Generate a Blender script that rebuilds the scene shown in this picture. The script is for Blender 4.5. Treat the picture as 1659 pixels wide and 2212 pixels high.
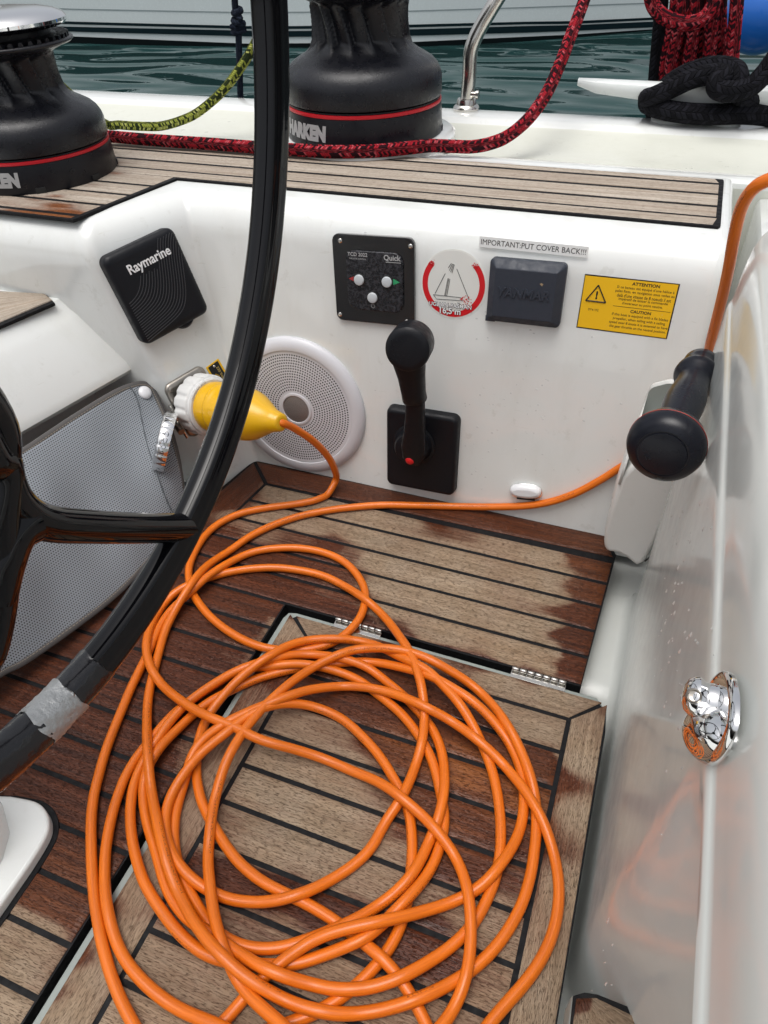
import bpy, bmesh, math, random
import numpy as np
from mathutils import Vector, Matrix, Quaternion
random.seed(7); np.random.seed(7)
for o in list(bpy.data.objects): bpy.data.objects.remove(o)
sc=bpy.context.scene
COL=sc.collection
# ---------------- camera (z=0 is the cockpit sole, X fore-aft, Y outboard) ----------------
FPX=1524.; CX,CY=829.5,1106.; H=.75
a=np.array([-4951.,-1123.,FPX]); b=np.array([785.,-1393.,FPX])
_X=-a/np.linalg.norm(a); _Y=b/np.linalg.norm(b); _Y=_Y-_X*(_X@_Y); _Y/=np.linalg.norm(_Y); _Z=np.cross(_X,_Y)
R=np.array([_X,_Y,_Z]); C0=np.array([0,0,H])
cam=bpy.data.cameras.new('camera'); co=bpy.data.objects.new('camera',cam); COL.objects.link(co); sc.camera=co
cam.sensor_fit='VERTICAL'; cam.sensor_height=24; cam.sensor_width=18; cam.lens=24*FPX/2212; cam.clip_start=.02; cam.clip_end=600
co.matrix_world=Matrix(((R[0,0],-R[0,1],-R[0,2],0),(R[1,0],-R[1,1],-R[1,2],0),(R[2,0],-R[2,1],-R[2,2],H),(0,0,0,1)))
sc.render.resolution_x=768; sc.render.resolution_y=1024
# ---------------- world, sun, exposure ----------------
w=bpy.data.worlds.new('World'); sc.world=w; w.use_nodes=True
nt=w.node_tree; nt.nodes.clear()
out=nt.nodes.new('ShaderNodeOutputWorld'); bg=nt.nodes.new('ShaderNodeBackground'); sky=nt.nodes.new('ShaderNodeTexSky'); hs=nt.nodes.new('ShaderNodeHueSaturation')
sky.sky_type='NISHITA'; sky.sun_disc=False; SUN_EL=78; SUN_AZ=205
sky.sun_elevation=math.radians(SUN_EL); sky.sun_rotation=math.radians(SUN_AZ); sky.air_density=1.0; sky.dust_density=6.0; sky.ozone_density=1.0
hs.inputs['Saturation'].default_value=.28; bg.inputs['Strength'].default_value=.15
nt.links.new(sky.outputs[0],hs.inputs['Color']); nt.links.new(hs.outputs[0],bg.inputs[0]); nt.links.new(bg.outputs[0],out.inputs[0])
sl=bpy.data.lights.new('sun','SUN'); sl.energy=1.0; sl.angle=math.radians(45); sl.color=(1,.98,.95)
so=bpy.data.objects.new('sun',sl); COL.objects.link(so)
_az=math.radians(SUN_AZ); _el=math.radians(SUN_EL)
sd=Vector((math.sin(_az)*math.cos(_el),math.cos(_az)*math.cos(_el),math.sin(_el)))
so.rotation_euler=sd.to_track_quat('Z','Y').to_euler(); so.location=sd*5
vs=sc.view_settings; vs.view_transform='Standard'; vs.look='None'; vs.gamma=1; vs.exposure=.14; vs.use_curve_mapping=False
# ---------------- geometry helpers ----------------
def ray(x,y): return R@np.array([(x-CX)/FPX,(y-CY)/FPX,1.])
def PL(x,y,p,n):
    d=ray(x,y); p=np.array(p,float); n=np.array(n,float); t=((p-C0)@n)/(d@n); return Vector(C0+d*t)
def F(x,y,z=0.): return PL(x,y,(0,0,z),(0,0,1))
def WX(x,y,X): return PL(x,y,(X,0,0),(1,0,0))
def WY(x,y,Y): return PL(x,y,(0,Y,0),(0,1,0))
def tag(o,label=None,cat=None,group=None,kind=None):
    if label: o['label']=label
    if cat: o['category']=cat
    if group: o['group']=group
    if kind: o['kind']=kind
    return o
def empty(name,loc=(0,0,0),label=None,cat=None,group=None,kind=None,mat=None):
    o=bpy.data.objects.new(name,None); COL.objects.link(o); o.empty_display_size=.02
    if mat is not None: o.matrix_world=mat
    else: o.location=loc
    return tag(o,label,cat,group,kind)
def link(name,me,mat=None,parent=None,smooth=True,auto=None):
    o=bpy.data.objects.new(name,me); COL.objects.link(o)
    if mat and not me.materials: me.materials.append(mat)
    if parent: o.parent=parent
    if smooth:
        for p in me.polygons: p.use_smooth=True
        if auto is not None: sharp(me,auto)
    return o
def sharp(me,ang):
    bm=bmesh.new(); bm.from_mesh(me); a=math.radians(ang)
    for e in bm.edges:
        if len(e.link_faces)==2 and e.calc_face_angle(0)>a: e.smooth=False
    bm.to_mesh(me); bm.free()
def mk(name,vs_,fs,mat=None,parent=None,smooth=True,auto=40,uv=None,flip=True):
    me=bpy.data.meshes.new(name); me.from_pydata([tuple(v) for v in vs_],[],fs); me.update()
    if flip:
        bm=bmesh.new(); bm.from_mesh(me); bmesh.ops.recalc_face_normals(bm,faces=bm.faces[:]); bm.to_mesh(me); bm.free()
    if uv is not None:
        l=me.uv_layers.new(name='UVMap')
        for lp in me.loops: l.data[lp.index].uv=uv[lp.vertex_index]
    return link(name,me,mat,parent,smooth,auto)
def frm(t,prev=None):
    t=t.normalized()
    if prev is None:
        up=Vector((0,0,1)) if abs(t.z)<.9 else Vector((1,0,0)); n=t.cross(up).normalized()
    else:
        n=(prev-t*prev.dot(t)); n=n.normalized() if n.length>1e-6 else t.orthogonal().normalized()
    return n,t.cross(n)
def spline(P,n=8,closed=False):
    P=[Vector(p) for p in P]; N=len(P); o=[]
    rng=range(N) if closed else range(N-1)
    for i in rng:
        if closed: p0,p1,p2,p3=P[(i-1)%N],P[i],P[(i+1)%N],P[(i+2)%N]
        else: p0,p1,p2,p3=P[max(i-1,0)],P[i],P[i+1],P[min(i+2,N-1)]
        for k in range(n):
            t=k/n; o.append(.5*((2*p1)+(p2-p0)*t+(2*p0-5*p1+4*p2-p3)*t*t+(3*p1-p0-3*p2+p3)*t**3))
    if not closed: o.append(P[-1])
    return o
def tube_data(P,r,seg=10,closed=False,prof=None,v0=0,ref=None,caps=True,squash=None):
    """P points, r scalar or list; returns verts,faces,uvs ; uv=(along metres, around metres)"""
    n=len(P); rr=r if hasattr(r,'__len__') else [r]*n
    V=[];Fc=[];U=[];prev=ref;L=0
    for i in range(n):
        if closed: t=P[(i+1)%n]-P[(i-1)%n]
        else: t=P[min(i+1,n-1)]-P[max(i-1,0)]
        nn,bb=frm(t,prev); prev=nn
        if i: L+=(P[i]-P[i-1]).length
        for k in range(seg):
            an=2*math.pi*k/seg; q=rr[i]*(prof(an) if prof else 1)
            sx=1 if squash is None else squash
            V.append(P[i]+nn*(math.cos(an)*q)+bb*(math.sin(an)*q*sx)); U.append((L,k/seg*2*math.pi*rr[i]))
    m=n if closed else n-1
    for i in range(m):
        j=(i+1)%n
        for k in range(seg):
            l=(k+1)%seg; Fc.append((v0+i*seg+k,v0+i*seg+l,v0+j*seg+l,v0+j*seg+k))
    if not closed and caps:
        Fc.append(tuple(v0+k for k in range(seg))[::-1]); Fc.append(tuple(v0+(n-1)*seg+k for k in range(seg)))
    return V,Fc,U
def tube(name,P,r,mat,parent=None,seg=10,closed=False,prof=None,ref=None,squash=None,auto=60):
    V,Fc,U=tube_data([Vector(p) for p in P],r,seg,closed,prof,0,ref,True,squash)
    return mk(name,V,Fc,mat,parent,True,auto,U,flip=False if prof is None else False)
def lathe(name,prof,mat,parent=None,seg=48,M=None,disp=None,auto=35,closed_top=True):
    """prof list of (r,z) ; disp(r,z,ang)->r"""
    V=[];Fc=[];n=len(prof)
    for (r,z) in prof:
        for k in range(seg):
            an=2*math.pi*k/seg; q=disp(r,z,an) if disp else r
            V.append(Vector((math.cos(an)*q,math.sin(an)*q,z)))
    for i in range(n-1):
        for k in range(seg):
            l=(k+1)%seg; Fc.append((i*seg+k,i*seg+l,(i+1)*seg+l,(i+1)*seg+k))
    if prof[0][0]>1e-5: Fc.append(tuple(range(seg))[::-1])
    if prof[-1][0]>1e-5 and closed_top: Fc.append(tuple((n-1)*seg+k for k in range(seg)))
    if M is not None: V=[M@v for v in V]
    U=[]
    for i,(r,z) in enumerate(prof):
        for k in range(seg): U.append((k/seg*2*math.pi*max(r,.01),z))
    me=bpy.data.meshes.new(name); me.from_pydata([tuple(v) for v in V],[],Fc); me.update()
    bm=bmesh.new(); bm.from_mesh(me); bmesh.ops.remove_doubles(bm,verts=bm.verts[:],dist=1e-6); bmesh.ops.recalc_face_normals(bm,faces=bm.faces[:]); bm.to_mesh(me); bm.free()
    return link(name,me,mat,parent,True,auto)
def rrect(w_,h_,r,n=6):
    pts=[]
    for cx,cy,a0 in ((w_/2-r,h_/2-r,0),(-w_/2+r,h_/2-r,90),(-w_/2+r,-h_/2+r,180),(w_/2-r,-h_/2+r,270)):
        for k in range(n+1):
            an=math.radians(a0+90*k/n); pts.append((cx+r*math.cos(an),cy+r*math.sin(an)))
    return pts
def inset(poly,d):
    n=len(poly); o=[]
    A=sum(poly[i][0]*poly[(i+1)%n][1]-poly[(i+1)%n][0]*poly[i][1] for i in range(n)); s=1 if A>0 else -1
    for i in range(n):
        p0=Vector(poly[i-1]);p1=Vector(poly[i]);p2=Vector(poly[(i+1)%n])
        e1=(p1-p0);e2=(p2-p1)
        if e1.length<1e-9 or e2.length<1e-9: o.append(tuple(p1)); continue
        e1.normalize();e2.normalize()
        n1=Vector((-e1.y,e1.x))*s;n2=Vector((-e2.y,e2.x))*s
        m=(n1+n2); m=m/max(m.length_squared/2,.3)
        o.append((p1.x+m.x*d,p1.y+m.y*d))
    return o
def plate(name,poly,z0,z1,mat,parent=None,bev=.001,steps=3,top=None,M=None,auto=35,rr=None):
    """prism of a 2D outline with rounded upper edge; top = list of (inset,z) overriding"""
    levels=[(0,z0),(0,z1-bev)]+[(bev*(1-math.cos(math.radians(90*k/steps))),z1-bev+bev*math.sin(math.radians(90*k/steps))) for k in range(1,steps+1)] if top is None else top
    V=[];Fc=[];n=len(poly)
    for d,z in levels:
        q=(rrect(rr[0]-2*d,rr[1]-2*d,max(rr[2]-d,.0008),rr[3]) if rr else inset(poly,d)) if d else poly
        V+=[Vector((p[0],p[1],z)) for p in q]
    for i in range(len(levels)-1):
        for k in range(n): l=(k+1)%n; Fc.append((i*n+k,i*n+l,(i+1)*n+l,(i+1)*n+k))
    Fc.append(tuple(range(n))[::-1]); Fc.append(tuple((len(levels)-1)*n+k for k in range(n)))
    if M is not None: V=[M@v for v in V]
    o=mk(name,V,Fc,mat,parent,True,auto)
    nf=len(o.data.polygons); o.data.polygons[nf-1].use_smooth=False; o.data.polygons[nf-2].use_smooth=False
    return o
def box(name,lo,hi,mat,parent=None,bev=.002,M=None):
    cx,cy=(lo[0]+hi[0])/2,(lo[1]+hi[1])/2
    poly=[(lo[0],lo[1]),(hi[0],lo[1]),(hi[0],hi[1]),(lo[0],hi[1])]
    return plate(name,poly,lo[2],hi[2],mat,parent,bev,2,M=M)
def text(name,s,size,mat,parent,loc=(0,0,0),ax='CENTER',bold=0,shear=0,ext=.00012,sx=1,rot=0,spacing=1,local=None):
    cu=bpy.data.curves.new('t','FONT'); cu.body=s; cu.size=size; cu.align_x=ax; cu.align_y='CENTER'; cu.extrude=ext; cu.offset=bold; cu.shear=shear; cu.space_character=spacing; cu.resolution_u=3
    ob=bpy.data.objects.new('t',cu); COL.objects.link(ob); bpy.context.view_layer.update()
    me=bpy.data.meshes.new_from_object(ob.evaluated_get(bpy.context.evaluated_depsgraph_get())); bpy.data.objects.remove(ob)
    me.name=name
    M=Matrix.Translation(loc)@Matrix.Rotation(rot,4,'Z')@Matrix.Diagonal((sx,1,1,1))
    if local is not None: M=local@M
    me.transform(M); me.materials.clear()
    return link(name,me,mat,parent,False)
def basis(o,e,u,n): 
    e,u,n=Vector(e),Vector(u),Vector(n)
    return Matrix(((e.x,u.x,n.x,o[0]),(e.y,u.y,n.y,o[1]),(e.z,u.z,n.z,o[2]),(0,0,0,1)))
def fitquad(p,n,c):
    """TL,TR,BR,BL pixels lying on the plane -> frame matrix, width, height"""
    q=[PL(x,y,p,n) for x,y in c]; ctr=sum(q,Vector())/4
    e=((q[1]-q[0])+(q[2]-q[3])); w_=e.length/2; e.normalize(); n=Vector(n).normalized()
    if n.dot(Vector(C0)-ctr)<0: n=-n
    e=(e-n*e.dot(n)).normalized(); u=n.cross(e); h_=(((q[0]-q[3])+(q[1]-q[2]))).dot(u)/2
    return basis(ctr,e,u,n),w_,h_
# ---------------- materials ----------------
def mat(name,col,rough=.5,metal=0,coat=0,spec=.5,coatr=.05,trans=0,ior=1.45):
    m=bpy.data.materials.new(name); m.use_nodes=True; p=m.node_tree.nodes['Principled BSDF']
    p.inputs['Base Color'].default_value=(*col,1); p.inputs['Roughness'].default_value=rough; p.inputs['Metallic'].default_value=metal
    p.inputs['Coat Weight'].default_value=coat; p.inputs['Coat Roughness'].default_value=coatr; p.inputs['Specular IOR Level'].default_value=spec
    p.inputs['Transmission Weight'].default_value=trans; p.inputs['IOR'].default_value=ior
    return m
class NB:
    def __init__(s,m): s.t=m.node_tree; s.p=s.t.nodes.get('Principled BSDF')
    def n(s,ty,**k):
        x=s.t.nodes.new(ty)
        for a_,v in k.items():
            if a_=='i':
                for kk,vv in v.items():
                    if isinstance(vv,bpy.types.NodeSocket): s.t.links.new(vv,x.inputs[kk])
                    else: x.inputs[kk].default_value=vv
            else: setattr(x,a_,v)
        return x
    def l(s,a_,b_): s.t.links.new(a_,b_)
    def math(s,op,a_,b_=None,clamp=False):
        x=s.t.nodes.new('ShaderNodeMath'); x.operation=op; x.use_clamp=clamp
        for i,v in enumerate((a_,b_)):
            if v is None: continue
            if isinstance(v,bpy.types.NodeSocket): s.l(v,x.inputs[i])
            else: x.inputs[i].default_value=v
        return x.outputs[0]
    def mix(s,f,c1,c2,mode='MIX'):
        x=s.t.nodes.new('ShaderNodeMix'); x.data_type='RGBA'; x.blend_type=mode
        for i,v in ((0,f),(6,c1),(7,c2)):
            if isinstance(v,bpy.types.NodeSocket): s.l(v,x.inputs[i])
            else: x.inputs[i].default_value=v if i==0 else (*v,1)
        return x.outputs[2]
    def ramp(s,f,lo,hi,a_=0,b_=1):
        x=s.n('ShaderNodeMapRange',i={'From Min':lo,'From Max':hi,'To Min':a_,'To Max':b_}); s.l(f,x.inputs[0]); return x.outputs[0]
    def noise(s,vec,scale,detail=3,rough=.5,dist=0):
        x=s.n('ShaderNodeTexNoise',i={'Scale':scale,'Detail':detail,'Roughness':rough,'Distortion':dist}); s.l(vec,x.inputs['Vector']); return x.outputs[0]
    def bump(s,h,strength,dist,nrm=None):
        x=s.n('ShaderNodeBump',i={'Strength':strength,'Distance':dist}); s.l(h,x.inputs['Height'])
        if nrm: s.l(nrm,x.inputs['Normal'])
        return x.outputs[0]
def mapping(nb,src,scale,loc=(0,0,0)):
    x=nb.n('ShaderNodeMapping',i={'Scale':scale,'Location':loc}); nb.l(src,x.inputs[0]); return x.outputs[0]
def gel(name,col,rough=.16,dirt=.12,wav=.35,coat=.5):
    m=mat(name,col,rough,coat=coat,coatr=.04); nb=NB(m); geo=nb.n('ShaderNodeNewGeometry').outputs['Position']
    n1=nb.noise(geo,3.2,4,.6); n2=nb.noise(geo,38,5,.65); n3=nb.noise(mapping(nb,geo,(1,1,.25)),16,5,.7)
    d=nb.math('MULTIPLY',nb.ramp(n3,.5,.72),dirt*.6)
    sc1=nb.noise(mapping(nb,geo,(14,14,240)),1,2,.5,1.5); sc2=nb.noise(geo,5,2); d=nb.math('ADD',d,nb.math('MULTIPLY',nb.math('MULTIPLY',nb.ramp(sc1,.70,.74),nb.ramp(sc2,.5,.6)),dirt*1.2),True)
    c=nb.mix(d,col,(col[0]*.72,col[1]*.7,col[2]*.63)); c=nb.mix(nb.math('MULTIPLY',nb.ramp(n2,.62,.7),dirt*.7),c,(col[0]*.6,col[1]*.58,col[2]*.52))
    nb.l(c,nb.p.inputs['Base Color']); nb.l(nb.ramp(n2,.3,.8,rough*.7,rough*1.7),nb.p.inputs['Roughness'])
    nb.l(nb.bump(n1,wav,.004),nb.p.inputs['Normal']); return m
M_GEL=gel('gelcoat_white',(.745,.76,.74),.12,.32,.3,.6)
M_GELSHADE=gel('gelcoat_right_shaded',(.68,.70,.67),.14,.12,.2,.06)  # same white gelcoat, base colour darkened to stand for shade from overhead
M_DECK=gel('deck_cream',(.62,.63,.56),.38,.2,.3,.1)
M_BLACKGLOSS=mat('black_gloss',(.003,.003,.004),.06,spec=.4)
M_RUB=mat('black_caulk',(.006,.006,.007),.6,spec=.25)
M_WINCH=mat('black_anodised',(.008,.0085,.012),.33,spec=.42)
M_PLAS=mat('black_plastic',(.006,.0065,.009),.42,spec=.32)
M_HAND=mat('handle_plastic',(.006,.007,.012),.27,spec=.4)
M_GREYPL=mat('slate_plastic',(.028,.034,.048),.5)
M_CHROME=mat('chrome',(.82,.82,.82),.05,1)
M_STEEL=mat('stainless',(.62,.60,.56),.2,1)
M_STEELD=mat('aged_steel',(.38,.35,.31),.34,1)
M_RED=mat('red_ring',(.55,.012,.022),.35)
M_WHITEPL=mat('white_plastic',(.74,.74,.76),.32,coat=.3)
M_GREYW=mat('speaker_white',(.60,.60,.63),.35,coat=.2)
M_BTN=mat('grey_button',(.52,.55,.57),.45)
M_YEL=mat('yellow_pvc',(.70,.39,.005),.33,coat=.3,coatr=.2)
M_STKY=mat('sticker_yellow',(.86,.50,.01),.45)
M_INK=mat('ink_black',(.012,.012,.012),.5)
M_SILV=mat('silver_print',(.40,.40,.40),.45,.1)
M_WPRINT=mat('white_print',(.82,.82,.82),.5)
M_GREEN=mat('green_mark',(.03,.30,.12),.5)
M_STKR=mat('sticker_red',(.62,.012,.018),.4)
M_CLEAR=mat('clear_film',(.80,.80,.76),.25)
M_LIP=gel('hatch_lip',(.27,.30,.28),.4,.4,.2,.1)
def scuffed(m,scale,amt,bd):
    nb=NB(m); tc=nb.n('ShaderNodeTexCoord').outputs['Object']; n=nb.noise(tc,scale,5,.7); nb.l(nb.bump(n,amt,bd),nb.p.inputs['Normal'])
    r=nb.p.inputs['Roughness'].default_value; nb.l(nb.ramp(nb.noise(tc,scale*.13,4),.3,.7,r*.75,r*1.35),nb.p.inputs['Roughness'])
for m_ in (M_WINCH,M_PLAS,M_GREYPL,M_RUB): scuffed(m_,900,.35,.0004)
scuffed(M_YEL,60,.12,.001); scuffed(M_BLACKGLOSS,9,.12,.002); scuffed(M_STEELD,400,.3,.0003); scuffed(M_HAND,120,.05,.0005)
def cable_mat():
    m=mat('orange_pvc',(.76,.17,.010),.33,spec=.5,coat=.1,coatr=.15); nb=NB(m); uv=nb.n('ShaderNodeUVMap').outputs[0]
    n=nb.noise(mapping(nb,uv,(6,120,1)),3,4,.6); n2=nb.noise(mapping(nb,uv,(40,400,1)),4,3)
    c=nb.mix(nb.ramp(n,.35,.75),(.77,.175,.009),(.57,.115,.006)); c=nb.mix(nb.ramp(n2,.66,.78,0,.6),c,(.28,.07,.02))
    sx=nb.n('ShaderNodeSeparateXYZ'); nb.l(uv,sx.inputs[0]); band=nb.math('LESS_THAN',nb.math('ABSOLUTE',nb.math('SUBTRACT',sx.outputs[1],.011)),.0014)
    seg=nb.math('GREATER_THAN',nb.noise(mapping(nb,uv,(7,0,1)),1,0),.56); ch=nb.math('GREATER_THAN',nb.noise(mapping(nb,uv,(520,700,1)),1,1),.54)
    c=nb.mix(nb.math('MULTIPLY',nb.math('MULTIPLY',band,seg),nb.math('MULTIPLY',ch,.6)),c,(.12,.03,.01)); nb.l(c,nb.p.inputs['Base Color'])
    nb.l(nb.bump(nb.noise(mapping(nb,uv,(3,160,1)),2,2),.25,.0006),nb.p.inputs['Normal']); return m
M_CABLE=cable_mat()
def rope_mat(name,cols,pitch=.005,around=8,thr=.5,circ=.062):
    """braided cover: herringbone columns of strands, each strand its own fleck colour"""
    m=mat(name,cols[0],.85,spec=.15); nb=NB(m); uv=nb.n('ShaderNodeUVMap').outputs[0]; sp=nb.n('ShaderNodeSeparateXYZ'); nb.l(uv,sp.inputs[0]); u,v=sp.outputs[0],sp.outputs[1]
    jit=nb.math('MULTIPLY',nb.math('SUBTRACT',nb.noise(uv,1/pitch*.5,2),.5),.7)
    s_=nb.math('ADD',nb.math('MULTIPLY',v,around/circ),nb.math('MULTIPLY',jit,.35)); fs=nb.math('FRACT',s_); col=nb.math('FLOOR',s_); par=nb.math('ABSOLUTE',nb.math('MODULO',col,2))
    tri=nb.math('ADD',nb.math('MULTIPLY',fs,par),nb.math('MULTIPLY',nb.math('SUBTRACT',1,fs),nb.math('SUBTRACT',1,par)))
    t=nb.math('ADD',nb.math('ADD',nb.math('MULTIPLY',u,1/pitch),nb.math('MULTIPLY',tri,.95)),jit); cell=nb.math('FLOOR',t); ft=nb.math('FRACT',t)
    cx=nb.n('ShaderNodeCombineXYZ'); nb.l(col,cx.inputs[0]); nb.l(cell,cx.inputs[1]); wn=nb.n('ShaderNodeTexWhiteNoise',noise_dimensions='2D'); nb.l(cx.outputs[0],wn.inputs['Vector']); val=wn.outputs['Value']
    c=nb.mix(nb.math('GREATER_THAN',val,thr),cols[0],cols[1])
    if len(cols)>2: c=nb.mix(nb.math('MULTIPLY',nb.math('GREATER_THAN',val,.84),.7),c,cols[2])
    d=nb.math('ABSOLUTE',nb.math('SUBTRACT',ft,.5)); e=nb.math('ABSOLUTE',nb.math('SUBTRACT',fs,.5)); dd=nb.math('MAXIMUM',nb.ramp(d,.28,.5),nb.math('MULTIPLY',nb.ramp(e,.36,.5),.8))
    c=nb.mix(nb.math('MULTIPLY',dd,.65),c,(cols[0][0]*.3,cols[0][1]*.3,cols[0][2]*.3)); nb.l(c,nb.p.inputs['Base Color'])
    nb.l(nb.bump(nb.math('ADD',nb.math('MULTIPLY',dd,-1),nb.math('MULTIPLY',nb.noise(mapping(nb,uv,(300,900,1)),2,2),.25)),1,.0016),nb.p.inputs['Normal']); return m
M_ROPER=rope_mat('rope_red',((.030,.006,.010),(.40,.016,.028),(.60,.11,.13)),.0036,11,.42)
M_ROPEG=rope_mat('rope_green',((.03,.045,.015),(.36,.40,.07),(.58,.60,.2)),.0034,9,.40,.053)
M_ROPEK=rope_mat('rope_black',((.004,.004,.006),(.010,.010,.014)),.0078,9,.4,.097)
M_ROPEN=rope_mat('cord_navy',((.008,.011,.022),(.018,.024,.04)),.0045,6,.4,.042)
def teak():
    m=mat('teak',(.3,.2,.13),.7); nb=NB(m); uv=nb.n('ShaderNodeUVMap').outputs[0]
    at=nb.n('ShaderNodeAttribute',attribute_name='wet'); wet=at.outputs['Fac']
    bl=nb.n('ShaderNodeAttribute',attribute_name='bleach').outputs['Fac']
    oi=nb.n('ShaderNodeObjectInfo').outputs['Random']
    geo=nb.n('ShaderNodeNewGeometry').outputs['Position']
    g1=nb.noise(mapping(nb,uv,(5,150,1)),1.0,5,.62,.4)          # broad grain
    g2=nb.noise(mapping(nb,uv,(150,1050,1)),1.0,2,.6)         # pores
    g2b=nb.noise(mapping(nb,uv,(60,1500,1)),1.0,2,.5)
    g3=nb.noise(mapping(nb,uv,(2.2,22,1)),1.0,3,.5,.6)
    blot=nb.noise(geo,26,5,.6); fine=nb.noise(geo,320,3,.6)
    edge=nb.noise(mapping(nb,uv,(12,300,1)),1.0,4,.72)
    wv=nb.math('ADD',wet,nb.math('MULTIPLY',nb.math('SUBTRACT',edge,.5),.75)); wv=nb.math('ADD',wv,nb.math('MULTIPLY',nb.math('SUBTRACT',blot,.5),.28))
    wm=nb.ramp(wv,.31,.66); soft=nb.ramp(wv,.0,.6)
    dry=nb.mix(nb.ramp(g1,.32,.68),(.205,.143,.092),(.385,.283,.190))
    dry=nb.mix(nb.ramp(blot,.4,.7,0,.5),dry,(.41,.335,.25)); 
    dry=nb.mix(bl,dry,nb.mix(nb.ramp(g1,.32,.68),(.34,.285,.225),(.56,.495,.42)))
    dry=nb.mix(nb.ramp(g3,.55,.8,0,.3),dry,(.30,.17,.08))
    dry=nb.mix(nb.math('MULTIPLY',nb.ramp(oi,0,1,.0,.30),1),dry,(.22,.15,.10))
    p=nb.ramp(g2,.56,.63); pb=nb.ramp(g2b,.6,.66,0,.7); pore=nb.math('MAXIMUM',p,pb)
    pd=nb.math('MULTIPLY',pore,nb.ramp(bl,0,1,.80,.38)); dry=nb.mix(pd,dry,(.085,.055,.037))
    wetc=nb.mix(nb.ramp(g1,.3,.7),(.034,.010,.0050),(.128,.036,.014)); wetc=nb.mix(nb.ramp(oi,.3,1,0,.30),wetc,(.115,.042,.018))
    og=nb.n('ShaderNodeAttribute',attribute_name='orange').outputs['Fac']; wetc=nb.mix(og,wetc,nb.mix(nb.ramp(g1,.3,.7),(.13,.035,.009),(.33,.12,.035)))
    wetc=nb.mix(nb.math('MULTIPLY',pore,.75),wetc,(.012,.004,.003))
    half=nb.mix(.55,dry,(.15,.055,.032)); 
    c=nb.mix(soft,dry,half); c=nb.mix(wm,c,wetc)
    sp=nb.math('MULTIPLY',nb.ramp(fine,.60,.68),nb.math('MULTIPLY',wm,nb.ramp(wet,.4,1,.45,.08))); c=nb.mix(sp,c,(.36,.25,.2))
    nb.l(c,nb.p.inputs['Base Color']); nb.l(nb.ramp(wm,0,1,.78,.34),nb.p.inputs['Roughness']); nb.l(nb.ramp(wm,0,1,.18,.32),nb.p.inputs['Specular IOR Level'])
    h=nb.math('SUBTRACT',nb.math('MULTIPLY',g1,.8),nb.math('MULTIPLY',pore,.5)); h=nb.math('ADD',h,nb.math('MULTIPLY',fine,.25))
    nb.l(nb.bump(h,.85,.0009),nb.p.inputs['Normal']); return m
M_TEAK=teak()
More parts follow.
